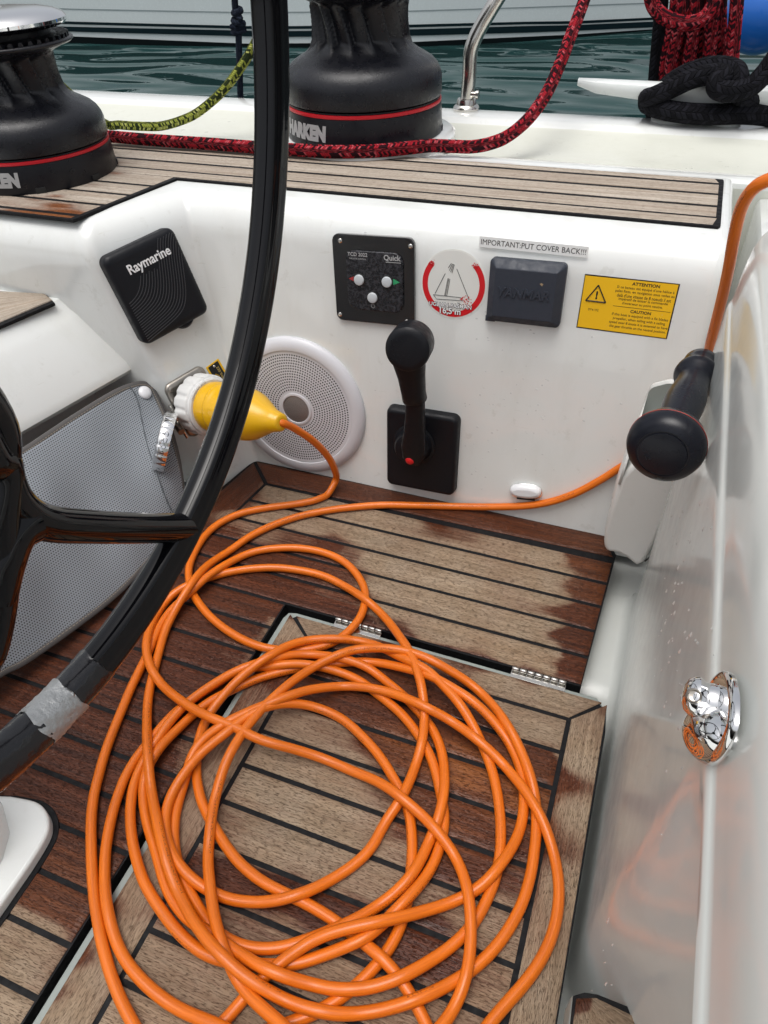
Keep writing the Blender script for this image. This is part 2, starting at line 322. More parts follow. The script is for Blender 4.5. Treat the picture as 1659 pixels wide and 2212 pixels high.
CAB='''-2112,3977,29 -2126,3928,29 -2159,3862,29 -2211,3805,29 -2274,3758,29 -2342,3716,29 -2412,3677,29 -2481,3637,29 -2550,3595,29 -2616,3550,29 -2677,3499,29 -2730,3441,29 -2773,3374,29 -2805,3302,29 -2823,3225,29 -2828,3146,29 -2822,3066,29 -2808,2988,29 -2789,2910,29 -2762,2836,29 -2724,2767,29 -2677,2703,29 -2623,2644,29 -2563,2593,29 -2497,2548,29 -2429,2507,29 -2358,2470,29 -2284,2438,29 -2209,2411,29 -2132,2389,29 -2055,2372,29 -1976,2361,29 -1896,2358,29 -1818,2367,29 -1740,2386,29 -1665,2413,29 -1594,2447,29 -1528,2491,29 -1473,2546,29 -1431,2612,29 -1402,2686,29 -1385,2763,29 -1383,2842,29 -1395,2919,29 -1419,2994,29 -1457,3063,29 -1508,3123,29 -1567,3176,29 -1632,3222,29 -1703,3257,29 -1779,3281,29 -1857,3292,29 -1937,3294,29 -2016,3286,29 -2094,3271,29 -2170,3247,29 -2243,3215,29 -2314,3177,29 -2378,3131,29 -2432,3073,30 -2471,3001,38 -2498,2916,58 -2521,2833,74 -2543,2753,82 -2561,2677,81 -2581,2606,72 -2610,2541,55 -2639,2476,36 -2652,2402,29 -2648,2323,29 -2635,2245,29 -2616,2167,29 -2594,2091,29 -2575,2013,29 -2559,1935,29 -2543,1857,29 -2524,1779,29 -2502,1702,29 -2480,1625,29 -2458,1548,29 -2435,1471,29 -2410,1396,29 -2381,1321,29 -2349,1248,29 -2316,1175,29 -2278,1105,29 -2235,1038,29 -2187,973,29 -2137,911,29 -2086,849,29 -2034,789,29 -1980,730,29 -1924,673,29 -1866,618,29 -1807,564,29 -1745,513,29 -1682,465,29 -1615,420,29 -1547,379,29 -1476,342,29 -1404,307,29 -1333,272,29 -1260,241,29 -1184,223,29 -1105,217,29 -1025,220,29 -945,226,29 -866,237,29 -787,252,35 -706,270,53 -625,290,78 -547,313,100 -474,342,103 -405,377,83 -338,416,58 -272,461,38 -210,509,29 -154,565,29 -106,629,29 -66,697,29 -31,769,29 2,842,29 37,914,29 75,984,29 114,1054,29 149,1125,29 178,1199,29 199,1276,29 210,1355,29 211,1434,29 202,1513,29 183,1590,29 155,1664,29 120,1731,38 80,1791,56 33,1847,71 -20,1903,75 -78,1959,71 -141,2015,57 -206,2064,52 -271,2098,68 -339,2124,89 -409,2151,98 -483,2185,90 -558,2211,88 -631,2220,107 -703,2223,128 -780,2235,129 -862,2257,108 -946,2276,86 -1027,2280,75 -1108,2276,67 -1190,2268,51 -1267,2246,45 -1334,2204,63 -1394,2153,88 -1450,2096,114 -1501,2034,136 -1554,1976,145 -1608,1921,145 -1662,1866,145 -1714,1808,145 -1763,1748,144 -1811,1690,130 -1856,1631,106 -1883,1566,85 -1884,1495,71 -1870,1427,55 -1855,1358,37 -1836,1285,29 -1809,1210,29 -1773,1139,29 -1729,1073,29 -1677,1013,29 -1618,959,29 -1554,912,29 -1486,870,29 -1416,831,29 -1344,797,29 -1269,775,29 -1191,768,29 -1113,776,29 -1037,798,29 -966,832,29 -900,876,30 -835,923,41 -770,970,60 -711,1022,66 -659,1083,50 -611,1149,37 -564,1211,46 -523,1274,65 -495,1345,70 -480,1427,56 -472,1510,44 -464,1585,53 -460,1658,68 -465,1733,74 -478,1812,72 -501,1894,60 -532,1977,42 -572,2053,31 -619,2118,29 -675,2174,29 -738,2223,29 -805,2266,29 -874,2306,29 -945,2342,29 -1018,2374,29 -1089,2404,31 -1159,2424,42 -1230,2427,60 -1304,2422,72 -1384,2417,71 -1467,2414,56 -1549,2402,46 -1620,2371,55 -1682,2325,76 -1738,2270,95 -1799,2220,97 -1864,2176,83 -1924,2126,73 -1973,2065,71 -2014,1997,72 -2052,1928,72 -2086,1857,70 -2115,1784,68 -2133,1709,64 -2143,1633,60 -2147,1556,53 -2151,1481,44 -2151,1405,34 -2141,1329,29 -2117,1254,29 -2081,1183,29 -2038,1116,29 -1988,1053,29 -1934,995,29 -1876,940,29 -1815,889,29 -1750,843,29 -1680,804,29 -1608,770,29 -1535,738,29 -1460,711,29 -1383,691,29 -1305,680,29 -1226,682,29 -1148,697,29 -1071,718,29 -995,741,29 -921,769,29 -853,807,29 -787,852,37 -721,897,57 -656,943,80 -601,996,86 -560,1064,72 -525,1136,64 -489,1205,70 -457,1279,62 -432,1360,43 -417,1442,31 -413,1522,29 -418,1601,29 -435,1678,29 -466,1750,29 -505,1820,29 -544,1889,29 -588,1956,29 -639,2017,29 -696,2072,29 -758,2123,29 -823,2169,29 -892,2209,29 -965,2242,29 -1038,2272,29 -1111,2302,29 -1186,2327,29 -1264,2341,29 -1341,2342,36 -1414,2331,53 -1487,2315,68 -1561,2296,75 -1635,2271,75 -1708,2240,70 -1784,2212,55 -1862,2192,37 -1929,2159,29 -1979,2103,29 -2020,2035,29 -2059,1964,29 -2097,1894,29 -2132,1823,29 -2161,1748,29 -2180,1671,29 -2191,1592,29 -2200,1513,29 -2207,1433,29 -2206,1354,29 -2195,1275,29 -2174,1198,29 -2148,1123,29 -2117,1049,29 -2082,978,29 -2042,908,29 -1997,842,29 -1947,778,32 -1891,717,39 -1833,662,39 -1775,612,33 -1712,567,29 -1642,529,29 -1568,500,29 -1492,478,29 -1413,462,29 -1334,452,29 -1252,448,38 -1166,449,57 -1083,451,71 -1001,447,82 -917,438,104 -834,431,129 -754,435,143 -678,450,145 -604,472,145 -530,496,145 -458,523,137 -389,557,115 -326,601,90 -269,655,71 -218,715,70 -177,782,63 -148,858,49 -131,933,54 -126,1008,68 -133,1087,66 -148,1164,67 -170,1238,71 -198,1311,74 -234,1382,71 -281,1451,56 -336,1506,57 -397,1546,77 -462,1581,92 -532,1619,89 -603,1648,93 -675,1671,105 -751,1699,95 -833,1726,71 -917,1745,47 -1000,1756,32 -1080,1764,29 -1158,1768,32 -1233,1762,48 -1304,1749,72 -1373,1733,98 -1441,1715,123 -1512,1703,141 -1587,1705,145 -1662,1715,145 -1739,1724,145 -1816,1727,145 -1894,1731,144 -1977,1746,132 -2062,1768,116 -2145,1792,105 -2233,1824,84 -2319,1861,64 -2390,1897,63 -2451,1934,71 -2513,1984,71 -2566,2039,73 -2612,2102,74 -2652,2175,67 -2687,2259,53 -2716,2347,36 -2730,2430,29 -2727,2508,32 -2702,2575,45 -2655,2632,63 -2609,2696,61 -2567,2767,42 -2517,2830,30 -2455,2881,29 -2389,2925,29 -2319,2964,29 -2247,2998,29 -2173,3027,29 -2096,3048,29 -2017,3062,29 -1938,3072,29 -1858,3077,29 -1779,3074,29 -1701,3061,29 -1623,3040,30 -1542,3009,40 -1459,2967,59 -1383,2931,66 -1317,2904,54 -1250,2864,53 -1178,2804,73 -1108,2736,98 -1041,2667,123 -978,2602,141 -924,2544,145 -875,2483,145 -832,2419,145 -793,2356,140 -762,2299,121 -736,2243,96 -714,2181,77 -695,2108,71 -681,2032,67 -676,1963,50 -674,1888,41 -672,1802,55 -676,1717,67 -691,1644,57 -713,1575,38 -728,1502,29 -738,1427,29 -761,1355,29 -799,1286,29 -845,1221,30 -894,1157,39 -945,1096,58 -1004,1043,69 -1072,1002,57 -1148,971,38 -1226,947,30 -1303,931,29 -1382,926,31 -1456,929,42 -1526,939,61 -1596,961,73 -1664,995,76 -1730,1041,72 -1788,1097,66 -1834,1163,61 -1862,1235,64 -1870,1308,74 -1862,1380,90 -1848,1454,101 -1829,1528,106 -1794,1594,123 -1753,1656,141 -1721,1725,145 -1689,1794,145 -1647,1858,145 -1596,1915,136 -1541,1968,113 -1479,2010,88 -1412,2040,62 -1341,2056,40 -1266,2056,30 -1188,2042,29 -1113,2016,29 -1041,1982,29 -970,1945,29 -902,1903,29 -838,1856,29 -777,1804,29 -717,1752,29 -662,1696,29 -616,1631,29 -580,1561,29 -550,1487,29 -526,1411,29 -506,1333,29 -489,1255,29 -479,1176,29 -478,1097,29 -490,1019,29 -514,943,29 -547,871,29 -586,802,29 -632,738,29 -684,678,29 -742,624,29 -804,574,29 -868,526,29 -930,475,29 -981,418,29 -1003,353,29 -979,299,29 -916,270,29 -838,261,29 -759,262,29 -679,270,29 -601,285,29 -524,304,29 -448,329,29 -376,362,29 -308,403,34 -248,453,51 -199,512,68 -166,581,69 -161,656,52 -190,724,35 -243,782,29 -304,833,29 -368,878,34 -435,913,51 -506,940,66 -583,965,56 -663,990,37 -743,1010,29 -821,1026,29 -900,1037,29 -980,1044,29 -1060,1047,29 -1139,1052,29 -1218,1062,29 -1296,1081,29 -1371,1106,29 -1443,1140,29 -1513,1179,29 -1581,1221,29 -1647,1265,29 -1710,1314,29 -1766,1370,29 -1817,1432,29 -1861,1498,29 -1899,1568,29 -1929,1642,29 -1950,1718,29 -1958,1795,32 -1947,1867,46 -1927,1936,65 -1905,2007,77 -1876,2074,92 -1837,2134,115 -1794,2193,136 -1754,2258,140 -1719,2332,125 -1679,2405,100 -1628,2467,77 -1562,2510,69 -1488,2538,71 -1416,2568,63 -1345,2598,44 -1268,2611,39 -1184,2599,57 -1098,2571,82 -1014,2537,107 -931,2507,132 -852,2483,144 -779,2459,145 -712,2423,145 -647,2381,145 -583,2338,144 -524,2296,135 -471,2257,112 -421,2214,86 -374,2168,61 -328,2117,39 -284,2057,30 -244,1989,29 -209,1917,29 -179,1843,29 -153,1768,29 -132,1691,29 -116,1612,29 -108,1533,29 -108,1454,29 -118,1375,29 -135,1297,29 -161,1222,29 -197,1151,29 -241,1085,31 -291,1020,43 -342,956,65 -398,897,79 -460,850,72 -527,809,66 -598,775,70 -674,752,63 -752,738,58 -827,724,74 -900,713,97 -976,710,104 -1059,716,89 -1142,728,73 -1220,742,70 -1299,754,68 -1382,764,56 -1464,782,38 -1541,811,29 -1611,849,29 -1675,896,29 -1735,948,29 -1795,1001,29 -1857,1052,29 -1917,1104,29 -1974,1160,29 -2026,1220,29 -2067,1284,35 -2092,1352,46 -2100,1424,56 -2097,1501,60 -2090,1583,49 -2078,1667,34 -2059,1746,29 -2033,1821,29 -1997,1891,29 -1951,1956,29 -1902,2019,29 -1851,2081,29 -1796,2138,29 -1735,2189,29 -1670,2237,29 -1604,2281,29 -1535,2321,29 -1464,2358,29 -1393,2394,29 -1321,2430,29 -1247,2461,29 -1171,2483,31 -1089,2490,45 -1003,2482,68 -918,2469,94 -833,2452,119 -752,2433,140 -675,2414,145 -601,2393,145 -527,2370,144 -458,2348,131 -392,2326,107 -330,2298,81 -271,2264,56 -215,2221,36 -166,2163,29 -124,2096,29 -91,2024,29 -67,1948,29 -52,1870,29 -45,1790,29 -50,1708,36 -67,1623,54 -92,1542,70 -122,1469,71 -161,1407,56 -211,1352,38 -269,1300,30 -331,1248,37 -394,1196,56 -457,1144,81 -520,1096,105 -585,1051,119 -652,1012,117 -720,972,109 -785,929,96 -845,880,78 -896,820,70 -940,754,70 -984,688,56 -1022,620,37 -1052,547,29 -1081,474,29 -1117,403,29 -1142,333,29 -1134,265,29 -1088,209,29 -1021,175,29 -944,160,29 -865,158,29 -787,169,29 -712,193,29 -642,231,34 -578,278,52 -531,333,77 -527,389,102 -567,435,127 -630,472,143 -700,504,145 -774,531,137 -854,554,115 -936,575,92 -1015,600,78 -1087,632,76 -1148,672,91 -1204,716,109 -1262,767,110 -1323,826,93 -1380,890,79 -1431,954,71 -1484,1022,55 -1528,1091,47 -1559,1158,60 -1588,1227,70 -1619,1301,67 -1640,1373,75 -1651,1440,98 -1656,1506,124 -1656,1575,142 -1655,1650,145 -1651,1727,145 -1639,1803,145 -1623,1879,145 -1601,1953,145 -1575,2026,145 -1548,2101,140 -1521,2181,121 -1487,2257,108 -1444,2322,108 -1394,2380,113 -1340,2435,114 -1282,2489,105 -1211,2521,111 -1132,2534,132 -1053,2546,144 -977,2557,145 -900,2559,145 -823,2552,144 -750,2543,134 -680,2538,110 -609,2532,85 -540,2521,59 -472,2498,41 -404,2453,45 -338,2392,66 -278,2328,84 -223,2272,84 -173,2217,75 -127,2156,70 -84,2091,67 -46,2027,58 -14,1962,43 10,1893,31 28,1816,29 41,1738,29 49,1658,29 54,1578,29 53,1499,29 46,1419,29 30,1341,29 7,1265,29 -23,1191,29 -60,1121,29 -105,1055,29 -156,993,30 -211,934,40 -268,876,59 -330,826,65 -397,784,48 -466,746,33 -537,710,35 -608,678,52 -682,656,68 -760,644,67 -840,640,63 -915,639,78 -987,642,100 -1060,650,117 -1131,664,134 -1202,684,143 -1278,711,135 -1357,746,114 -1435,786,92 -1510,831,74 -1575,874,74 -1631,917,91 -1683,963,109 -1738,1014,114 -1797,1070,109 -1860,1130,94 -1926,1193,73 -1987,1255,60 -2034,1310,71 -2074,1364,89 -2119,1423,97 -2172,1489,87 -2231,1561,67 -2290,1636,44 -2342,1709,31 -2384,1779,29 -2420,1850,29 -2452,1923,29 -2483,1997,29 -2513,2071,29 -2543,2145,29 -2570,2218,31 -2588,2289,40 -2599,2361,49 -2602,2429,64 -2597,2492,87 -2589,2555,109 -2588,2625,120 -2594,2707,114 -2602,2800,94 -2600,2895,69 -2587,2986,45 -2564,3070,31 -2538,3147,29 -2511,3222,29 -2478,3294,29 -2437,3363,29 -2391,3428,29 -2341,3490,29 -2287,3549,29 -2229,3604,29 -2167,3654,29 -2102,3701,29 -2035,3745,29 -1967,3786,29 -1896,3824,29 -1825,3861,29 -1753,3896,29 -1680,3928,29 -1605,3956,29 -1529,3980,29 -1452,4003,29 -1376,4026,29 -1299,4049,29 -1222,4072,29 -1146,4095,29 -1069,4118,29 -993,4141,29 -916,4165,28 -840,4189,29 -764,4214,29 -689,4242,29 -616,4273,29 -545,4309,29 -486,4343,29'''
# ---------------- wetness / wear maps measured on the boards ----------------
WET=[(580,1020,1),(700,1045,1),(650,1030,1),(800,1065,1),(950,1110,1),(1100,1135,1),(1250,1165,1),(1310,1195,1),(520,1050,1),(480,1090,1),
(600,1060,.1),(700,1085,.05),(800,1100,0),(650,1070,0),(942,1121,.75),(1005,1136,.5),(1090,1161,.15),(1175,1195,0),(1276,1212,1),(1308,1222,1),(880,1118,.1),
(582,1115,.15),(667,1136,.1),(793,1165,0),(963,1208,0),(1175,1263,0),(1197,1241,0),(1250,1262,.6),(1270,1273,1),(1290,1285,1),
(561,1153,.45),(646,1166,.6),(709,1178,.85),(752,1195,.5),(815,1212,0),(963,1254,0),(1197,1295,0),(1222,1318,.7),(1240,1325,1),(1280,1325,1),
(561,1199,.9),(646,1208,.8),(709,1229,.7),(760,1246,.6),(815,1268,0),(963,1314,0),(1132,1360,0),(1190,1349,0),(1222,1368,.9),(1260,1376,1),
(561,1246,1),(646,1263,.85),(709,1276,.6),(768,1288,.6),(830,1316,0),(963,1360,0),(1132,1407,0),(1195,1406,.05),(1240,1412,1),(1262,1430,1),
(561,1297,1),(625,1310,1),(709,1318,.9),(770,1335,.75),(836,1350,.55),(921,1365,.1),(963,1386,0),(1090,1420,0),(1175,1441,.05),(1225,1450,.9),(963,1402,.8),(1060,1432,.75),(1150,1458,.75),(860,1372,.9),
(430,1180,.75),(500,1110,.4),(480,1150,.65),(469,1174,.85),(430,1300,1),(480,1250,1),(520,1340,1),(400,1360,1),(508,1409,.62),(440,1400,.8),(560,1430,.5),(480,1470,.9),(350,1500,.9),(420,1540,1),(273,1290,.95),(200,1340,.9),(120,1420,1),(60,1480,.9),(250,1420,.95),(200,1480,.9),
(150,1590,.85),(100,1640,.7),(250,1650,.85),(180,1700,.95),(117,1680,1),(234,1757,1),(300,1640,1),(340,1700,1),(137,1835,.85),(200,1860,.95),(250,1820,.9),(98,1932,.95),(160,1960,.95),(190,1990,.9),
(39,2010,.15),(100,2030,.1),(137,2070,.3),(168,2068,.75),(39,2108,0),(117,2147,.55),(90,2140,.2),(39,2166,0),(80,2190,0),(0,2200,0),(0,2060,.1),
(618,1361,.15),(580,1420,.3),(540,1500,.5),(480,1600,.4),(440,1680,.3),(391,1757,.25),(350,1840,.2),(312,1913,.2),(250,2030,.05),(195,2108,.05),(150,2180,0),
(688,1339,.1),(760,1370,.2),(921,1407,.15),(1087,1475,.05),(1200,1505,0),(1280,1530,.15),
(688,1421,.9),(800,1450,.9),(900,1478,.9),(980,1500,.75),(1027,1512,.6),(1075,1521,.1),(1195,1560,.05),
(640,1480,.95),(730,1500,1),(836,1540,.95),(921,1560,1),(1018,1575,1),(1090,1580,.6),(1125,1582,.05),(1160,1575,0),(1170,1640,1),(1130,1640,1),
(631,1536,.25),(600,1560,.2),(722,1580,.35),(800,1580,.8),(826,1615,.7),(870,1620,.9),(992,1646,1),(1100,1660,1),(1175,1686,1),
(592,1621,.05),(680,1640,.1),(748,1650,.15),(853,1687,.5),(920,1690,.7),(1000,1725,.75),(1090,1740,.8),(1148,1751,.75),
(560,1680,0),(618,1698,0),(735,1745,.05),(813,1776,.25),(872,1800,.6),(931,1790,.85),(992,1783,.9),(1100,1800,.8),
(657,1796,0),(735,1820,.05),(813,1864,.15),(560,1800,.1),(872,1840,.3),(931,1864,.85),(1048,1874,.8),(1120,1900,.6),(500,1790,.35),
(480,1830,.2),(579,1850,.1),(700,1890,.15),(813,1920,.25),(931,1932,.35),(1067,1962,.3),
(430,1893,1),(500,1880,.9),(560,1910,1),(640,1940,1),(696,1970,1),(813,1995,1),(931,2015,.8),(1020,2040,.3),(1048,2011,.2),
(391,1962,.5),(480,1970,.4),(618,2011,.4),(735,2057,.3),(830,2060,.75),(891,2070,.85),(980,2090,.8),(1048,2109,.4),
(391,2069,.2),(500,2080,.15),(600,2110,.15),(696,2128,.25),(820,2150,.3),(931,2167,.35),(1048,2180,.3),(260,2080,0),(300,2160,.1),(500,2190,.1),
(1290,1560,.25),(1305,1535,.55),(1240,1640,0),(1195,1735,.65),(1215,1745,.1),(1250,1760,0),(1220,1933,0),(1160,2100,0),(1130,2180,0)]
_wp=np.array([tuple(F(x,y))[:2] for x,y,_ in WET]); _wv=np.array([v for _,_,v in WET],float)
def wetf(p):
    d=((_wp-np.array(p[:2]))**2*np.array([.55,1.6])).sum(1)+1e-6; k=1/d**2.2; return float((k*_wv).sum()/k.sum())
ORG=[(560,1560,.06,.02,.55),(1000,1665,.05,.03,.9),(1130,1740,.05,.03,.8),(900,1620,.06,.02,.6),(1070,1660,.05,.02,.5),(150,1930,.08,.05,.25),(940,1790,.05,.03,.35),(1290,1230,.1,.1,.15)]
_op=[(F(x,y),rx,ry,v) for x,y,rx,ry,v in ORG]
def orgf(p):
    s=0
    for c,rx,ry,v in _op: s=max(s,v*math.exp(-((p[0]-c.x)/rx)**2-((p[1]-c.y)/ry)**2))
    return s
BWET=[(F(x,y,.425),r,v) for x,y,r,v in [(135,462,.045,1.0),(60,468,.07,1.0),(0,470,.05,1.0),(125,445,.035,.75),(240,352,.02,.7),(250,375,.02,.55),(120,425,.02,.6),(200,400,.015,.45),(80,430,.03,.45),(10,440,.04,.35)]]
def bwetf(p):
    s=0
    for c,r,v in BWET: s=max(s,v*math.exp(-(((p[0]-c.x)/r)**2+((p[1]-c.y)/(r*.45))**2)))
    return s
def plank(name,c,parent,z=0.,thick=.005,wf=None,of=None,bleach=0.,mat_=None,step=.009,cross=6):
    """c: 4 corners a0,a1 (one long edge), b1,b0 (other long edge)."""
    a0,a1,b1,b0=[Vector((q[0],q[1])) for q in c]
    L=max((a1-a0).length,(b1-b0).length); n=max(3,int(L/step))
    us=[0,.0012/L]+[i/n for i in range(1,n)]+[1-.0012/L,1]
    Wd=max((b0-a0).length,(b1-a1).length,.004); e=min(.0012/Wd,.2)
    vs_=[0,e]+[k/cross for k in range(1,cross)]+[1-e,1]
    V=[];U=[];Wt=[];Og=[];off=(random.uniform(0,9),random.uniform(0,9)); dz=random.uniform(-.0005,.0004)
    for i,u in enumerate(us):
        pa=a0.lerp(a1,u);pb=b0.lerp(b1,u)
        for j,v in enumerate(vs_):
            p=pa.lerp(pb,v); zz=z+dz
            if i in(0,len(us)-1) or j in (0,len(vs_)-1): zz-=.0007
            V.append((p.x,p.y,zz)); U.append((off[0]+u*L,off[1]+v*Wd))
            Wt.append(wf(p) if wf else 0); Og.append(of(p) if of else 0)
    m=len(vs_);nn=len(us);Fc=[]
    for i in range(nn-1):
        for j in range(m-1): Fc.append((i*m+j,(i+1)*m+j,(i+1)*m+j+1,i*m+j+1))
    ring=[j for j in range(m)]+[i*m+m-1 for i in range(1,nn)]+[(nn-1)*m+j for j in range(m-2,-1,-1)]+[i*m for i in range(nn-2,0,-1)]
    b0_=len(V)
    for r_ in ring:
        x,y,_=V[r_]; V.append((x,y,z-thick)); U.append(U[r_]); Wt.append(Wt[r_]); Og.append(Og[r_])
    k=len(ring)
    for i in range(k): Fc.append((ring[i],ring[(i+1)%k],b0_+(i+1)%k,b0_+i))
    me=bpy.data.meshes.new(name); me.from_pydata(V,[],Fc); me.update()
    bm=bmesh.new(); bm.from_mesh(me); bmesh.ops.recalc_face_normals(bm,faces=bm.faces[:]); bm.to_mesh(me); bm.free()
    l=me.uv_layers.new(name='UVMap')
    for lp in me.loops: l.data[lp.index].uv=U[lp.vertex_index]
    for nm,arr in (('wet',Wt),('orange',Og),('bleach',[bleach]*len(V))):
        at=me.attributes.new(nm,'FLOAT','POINT'); at.data.foreach_set('value',np.array(arr,dtype=np.float32))
    return link(name,me,mat_ or M_TEAK,parent,True,50)
def xline(p,q,y):   # x on the line p-q at height y
    t=(y-p[1])/(q[1]-p[1]); return p[0]+(q[0]-p[0])*t
# ---------------- cockpit sole ----------------
G=.0028   # half seam
sole=tag(mk('cockpit_floor',[(-3,-1,-.045),(.023,-1,-.045),(.023,.90,-.045),(-3,.90,-.045)],[(0,1,2,3)],M_GELSHADE,None,False),'white moulded sole under the teak boards','floor',kind='structure')
del sole['category']; del sole['label']
mk('gutter_floor',[(.015,.70,-.046),(.2,.70,-.046),(.2,.92,-.046),(.015,.92,-.046)],[(0,1,2,3)],M_GELSHADE,sole,False)
SEAM=[.783-.0457*k for k in range(20)]
RL=((.031,.799),(.0215,.553))       # right edge of the teak
LB_in=((-.541,.783),(-.560,.66)); LB_out=((-.588,.833),(-.616,.66))
# black bedding under the boards
mk('caulking',[(-1.0,-.2,-.0012),(-.387,-.2,-.0012),(-.387,.5535,-.0012),(.0225,.5535,-.0012),(.034,.80,-.0012),(.014,.837,-.0012),(-.591,.836,-.0012),(-.63,.64,-.0012),(-1.0,.64,-.0012)],[tuple(range(9))],M_RUB,sole,False,flip=False)
mk('bedding_edge',[(x,y,z) for (x,y) in [(-.387,-.2),(-.387,.5535),(.0225,.5535),(.034,.80)] for z in (-.0012,-.045)],[(0,1,3,2),(2,3,5,4),(4,5,7,6)],M_RUB,sole,False,flip=False)
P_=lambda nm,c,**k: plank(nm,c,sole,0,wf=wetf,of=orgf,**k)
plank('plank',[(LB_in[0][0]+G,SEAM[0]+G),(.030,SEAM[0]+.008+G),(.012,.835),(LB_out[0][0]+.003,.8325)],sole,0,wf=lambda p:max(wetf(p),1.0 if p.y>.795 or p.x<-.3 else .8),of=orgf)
P_('plank',[(LB_in[0][0]-.003,SEAM[0]-.001),(LB_in[1][0]-.001,.66),(LB_out[1][0],.66),(LB_out[0][0]-.001,.828)],step=.008)
for k in range(5):
    yt,yb=SEAM[k]-G,SEAM[k+1]+G
    if k==4: yb=.5565
    xl=lambda y: xline(*LB_in,y)+G if y>.66 else -.93
    xa,xb=(xl(yb),xl(yt)) if SEAM[k+1]>.655 else (-.93,-.93)
    P_('plank',[(xa,yb),(xline(*RL,yb),yb),(xline(*RL,yt),yt),(xb,yt)])
PEDL=[(-.60,.235),(-.52,.2245),(-.492,.2115),(-.4765,.186),(-.472,.165),(-.475,.135),(-.505,.06),(-.54,-.05)]   # caulk line round the pedestal foot
def pedx(y):
    pts=sorted(PEDL,key=lambda q:q[1])
    for p,q in zip(pts,pts[1:]):
        if p[1]<=y<=q[1]: return xline(p,q,y)
    return -.6
for k in range(5,19):
    yt,yb=SEAM[k]-G,SEAM[k+1]+G
    if k==5: yt=SEAM[5]-G
    left=-.93
    xb_,xt_=(left,left)
    P_('plank',[(xb_,yb),(-.389,yb),(-.389,yt),(xt_,yt)])
# ---------------- locker hatch (lifts as one) ----------------
hatch=empty('locker_hatch',(-.16,.549,0),'teak planked floor hatch under the orange cable coil, with two steel hinges','hatch')
def inh(o): o.parent=hatch; o.matrix_parent_inverse=Matrix.Translation((.16,-.549,0)); return o
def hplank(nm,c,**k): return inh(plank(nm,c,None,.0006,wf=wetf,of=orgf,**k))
HX0,HX1,HI0,HI1,HYT,HYI=-.372,.0575,-.325,.0165,.538,.502
lip=[(-.3805,-.2),(.0580,-.2),(.0598,.50),(.057,.530),(.044,.5455),(-.366,.5460),(-.377,.543),(-.3805,.532)]
inh(plate('hatch_lip',lip,-.024,-.0030,M_LIP,None,.002,2))
cl=[(-.3725,-.2),(.0582,-.2),(.0592,.50),(.0560,.528),(.044,.5388),(-.362,.5385),(-.3715,.530)]
inh(plate('caulking',cl,-.0030,-.0007,M_RUB,None,.0003,1))
hplank('frame_board',[(HI0+.0005,HYI+G),(HI1-.0005,HYI+G),(.0495,.5383),(-.3632,.5385)])
hplank('frame_board',[(HI0-G,HYI+.0010),(HI0-G,-.15),(HX0,-.15),(HX0,.5385)],step=.008)
hplank('frame_board',[(HI1+G,HYI+.0010),(HI1+G,-.15),(.0585,-.15),(.0562,.5370)],step=.008)
hs_=[HYI]+[.456-.0457*k for k in range(14)]
for k in range(len(hs_)-1):
    hplank('plank',[(HI0+G,hs_[k+1]+G),(HI1-G,hs_[k+1]+G),(HI1-G,hs_[k]-G),(HI0+G,hs_[k]-G)])
M_HINGE=mat('hinge_steel',(.42,.41,.39),.28,1)
def hinge(xa,xb):
    for i in range(7):
        x0=xa+(xb-xa)*i/7+.0004; x1=xa+(xb-xa)*(i+1)/7-.0004
        inh(tube('hinge_knuckle',[Vector((x0,.5505,.0022)),Vector((x0+.0005,.5505,.0022)),Vector((x1-.0005,.5505,.0022)),Vector((x1,.5505,.0022))],[.0023,.0027,.0027,.0023],M_HINGE,None,12))
    inh(box('hinge_leaf',(xa,.5395,-.003),(xb,.5505,-.0012),M_STEEL,None,.0003))
h1a,h1b=F(727,1335).x,F(825,1366).x; h2a,h2b=F(1105,1447).x,F(1223,1479).x
hinge(h1a,h1b); hinge(h2a,h2b)
# drain gutter between boards and right moulding is part of the sole; right moulding profile follows
# ---------------- coaming moulding: back wall, diagonal wall, left wall, bench top ----------------
TL=8.; s8,c8=math.sin(math.radians(TL)),math.cos(math.radians(TL))
WP=np.array([0,.8355,0]); WN=np.array([0,-c8,s8])
def W_(x,y,o=0.): return PL(x,y,WP+WN*o,WN)
B1=F(551,996); T1=F(400,440,.41); T2=F(165,510,.41)
DN=(T1-B1).cross(T2-B1).normalized()
if DN.x<0: DN=-DN
def D_(x,y,o=0.): return PL(x,y,np.array(B1)+np.array(DN)*o,np.array(DN))
ZB=.4215; XR=.078
# bottom edge of the convex corner
_t=D_(280,700); _s=(T2-_t)/(T2.z-_t.z); B2=T2-_s*T2.z
def cpath(z):
    t=z/.41; c1=B1.lerp(T1,t); c1.z=z; c2=B2.lerp(T2,t); c2.z=z
    y1=.8355+s8/c8*z; c1.y=y1
    return [Vector((XR,y1)),Vector((c1.x,c1.y)),Vector((c2.x,c2.y)),Vector((-3.,c2.y-.02))]
def offp(P,d):
    o=[]
    for i,p in enumerate(P):
        n1=n2=None
        if i>0: e=(P[i]-P[i-1]).normalized(); n1=Vector((e.y,-e.x))*1
        if i<len(P)-1: e=(P[i+1]-P[i]).normalized(); n2=Vector((e.y,-e.x))
        if n1 is None: n=n2
        elif n2 is None: n=n1
        else: n=(n1+n2); n=n/(n.length_squared/2)
        o.append(p+n*d)
    return o
def rnd(P,r1,r2,n=6):
    o=[P[0]+(P[1]-P[0])*k/8 for k in range(0,8)]
    for i,r in ((1,r1),(2,r2)):
        a_=P[i]+(P[i-1]-P[i]).normalized()*r; b_=P[i]+(P[i+1]-P[i]).normalized()*r
        for k in range(n+1):
            t=k/n; o.append(a_*(1-t)**2+P[i]*2*t*(1-t)+b_*t*t)
    o.append(P[3]); return o
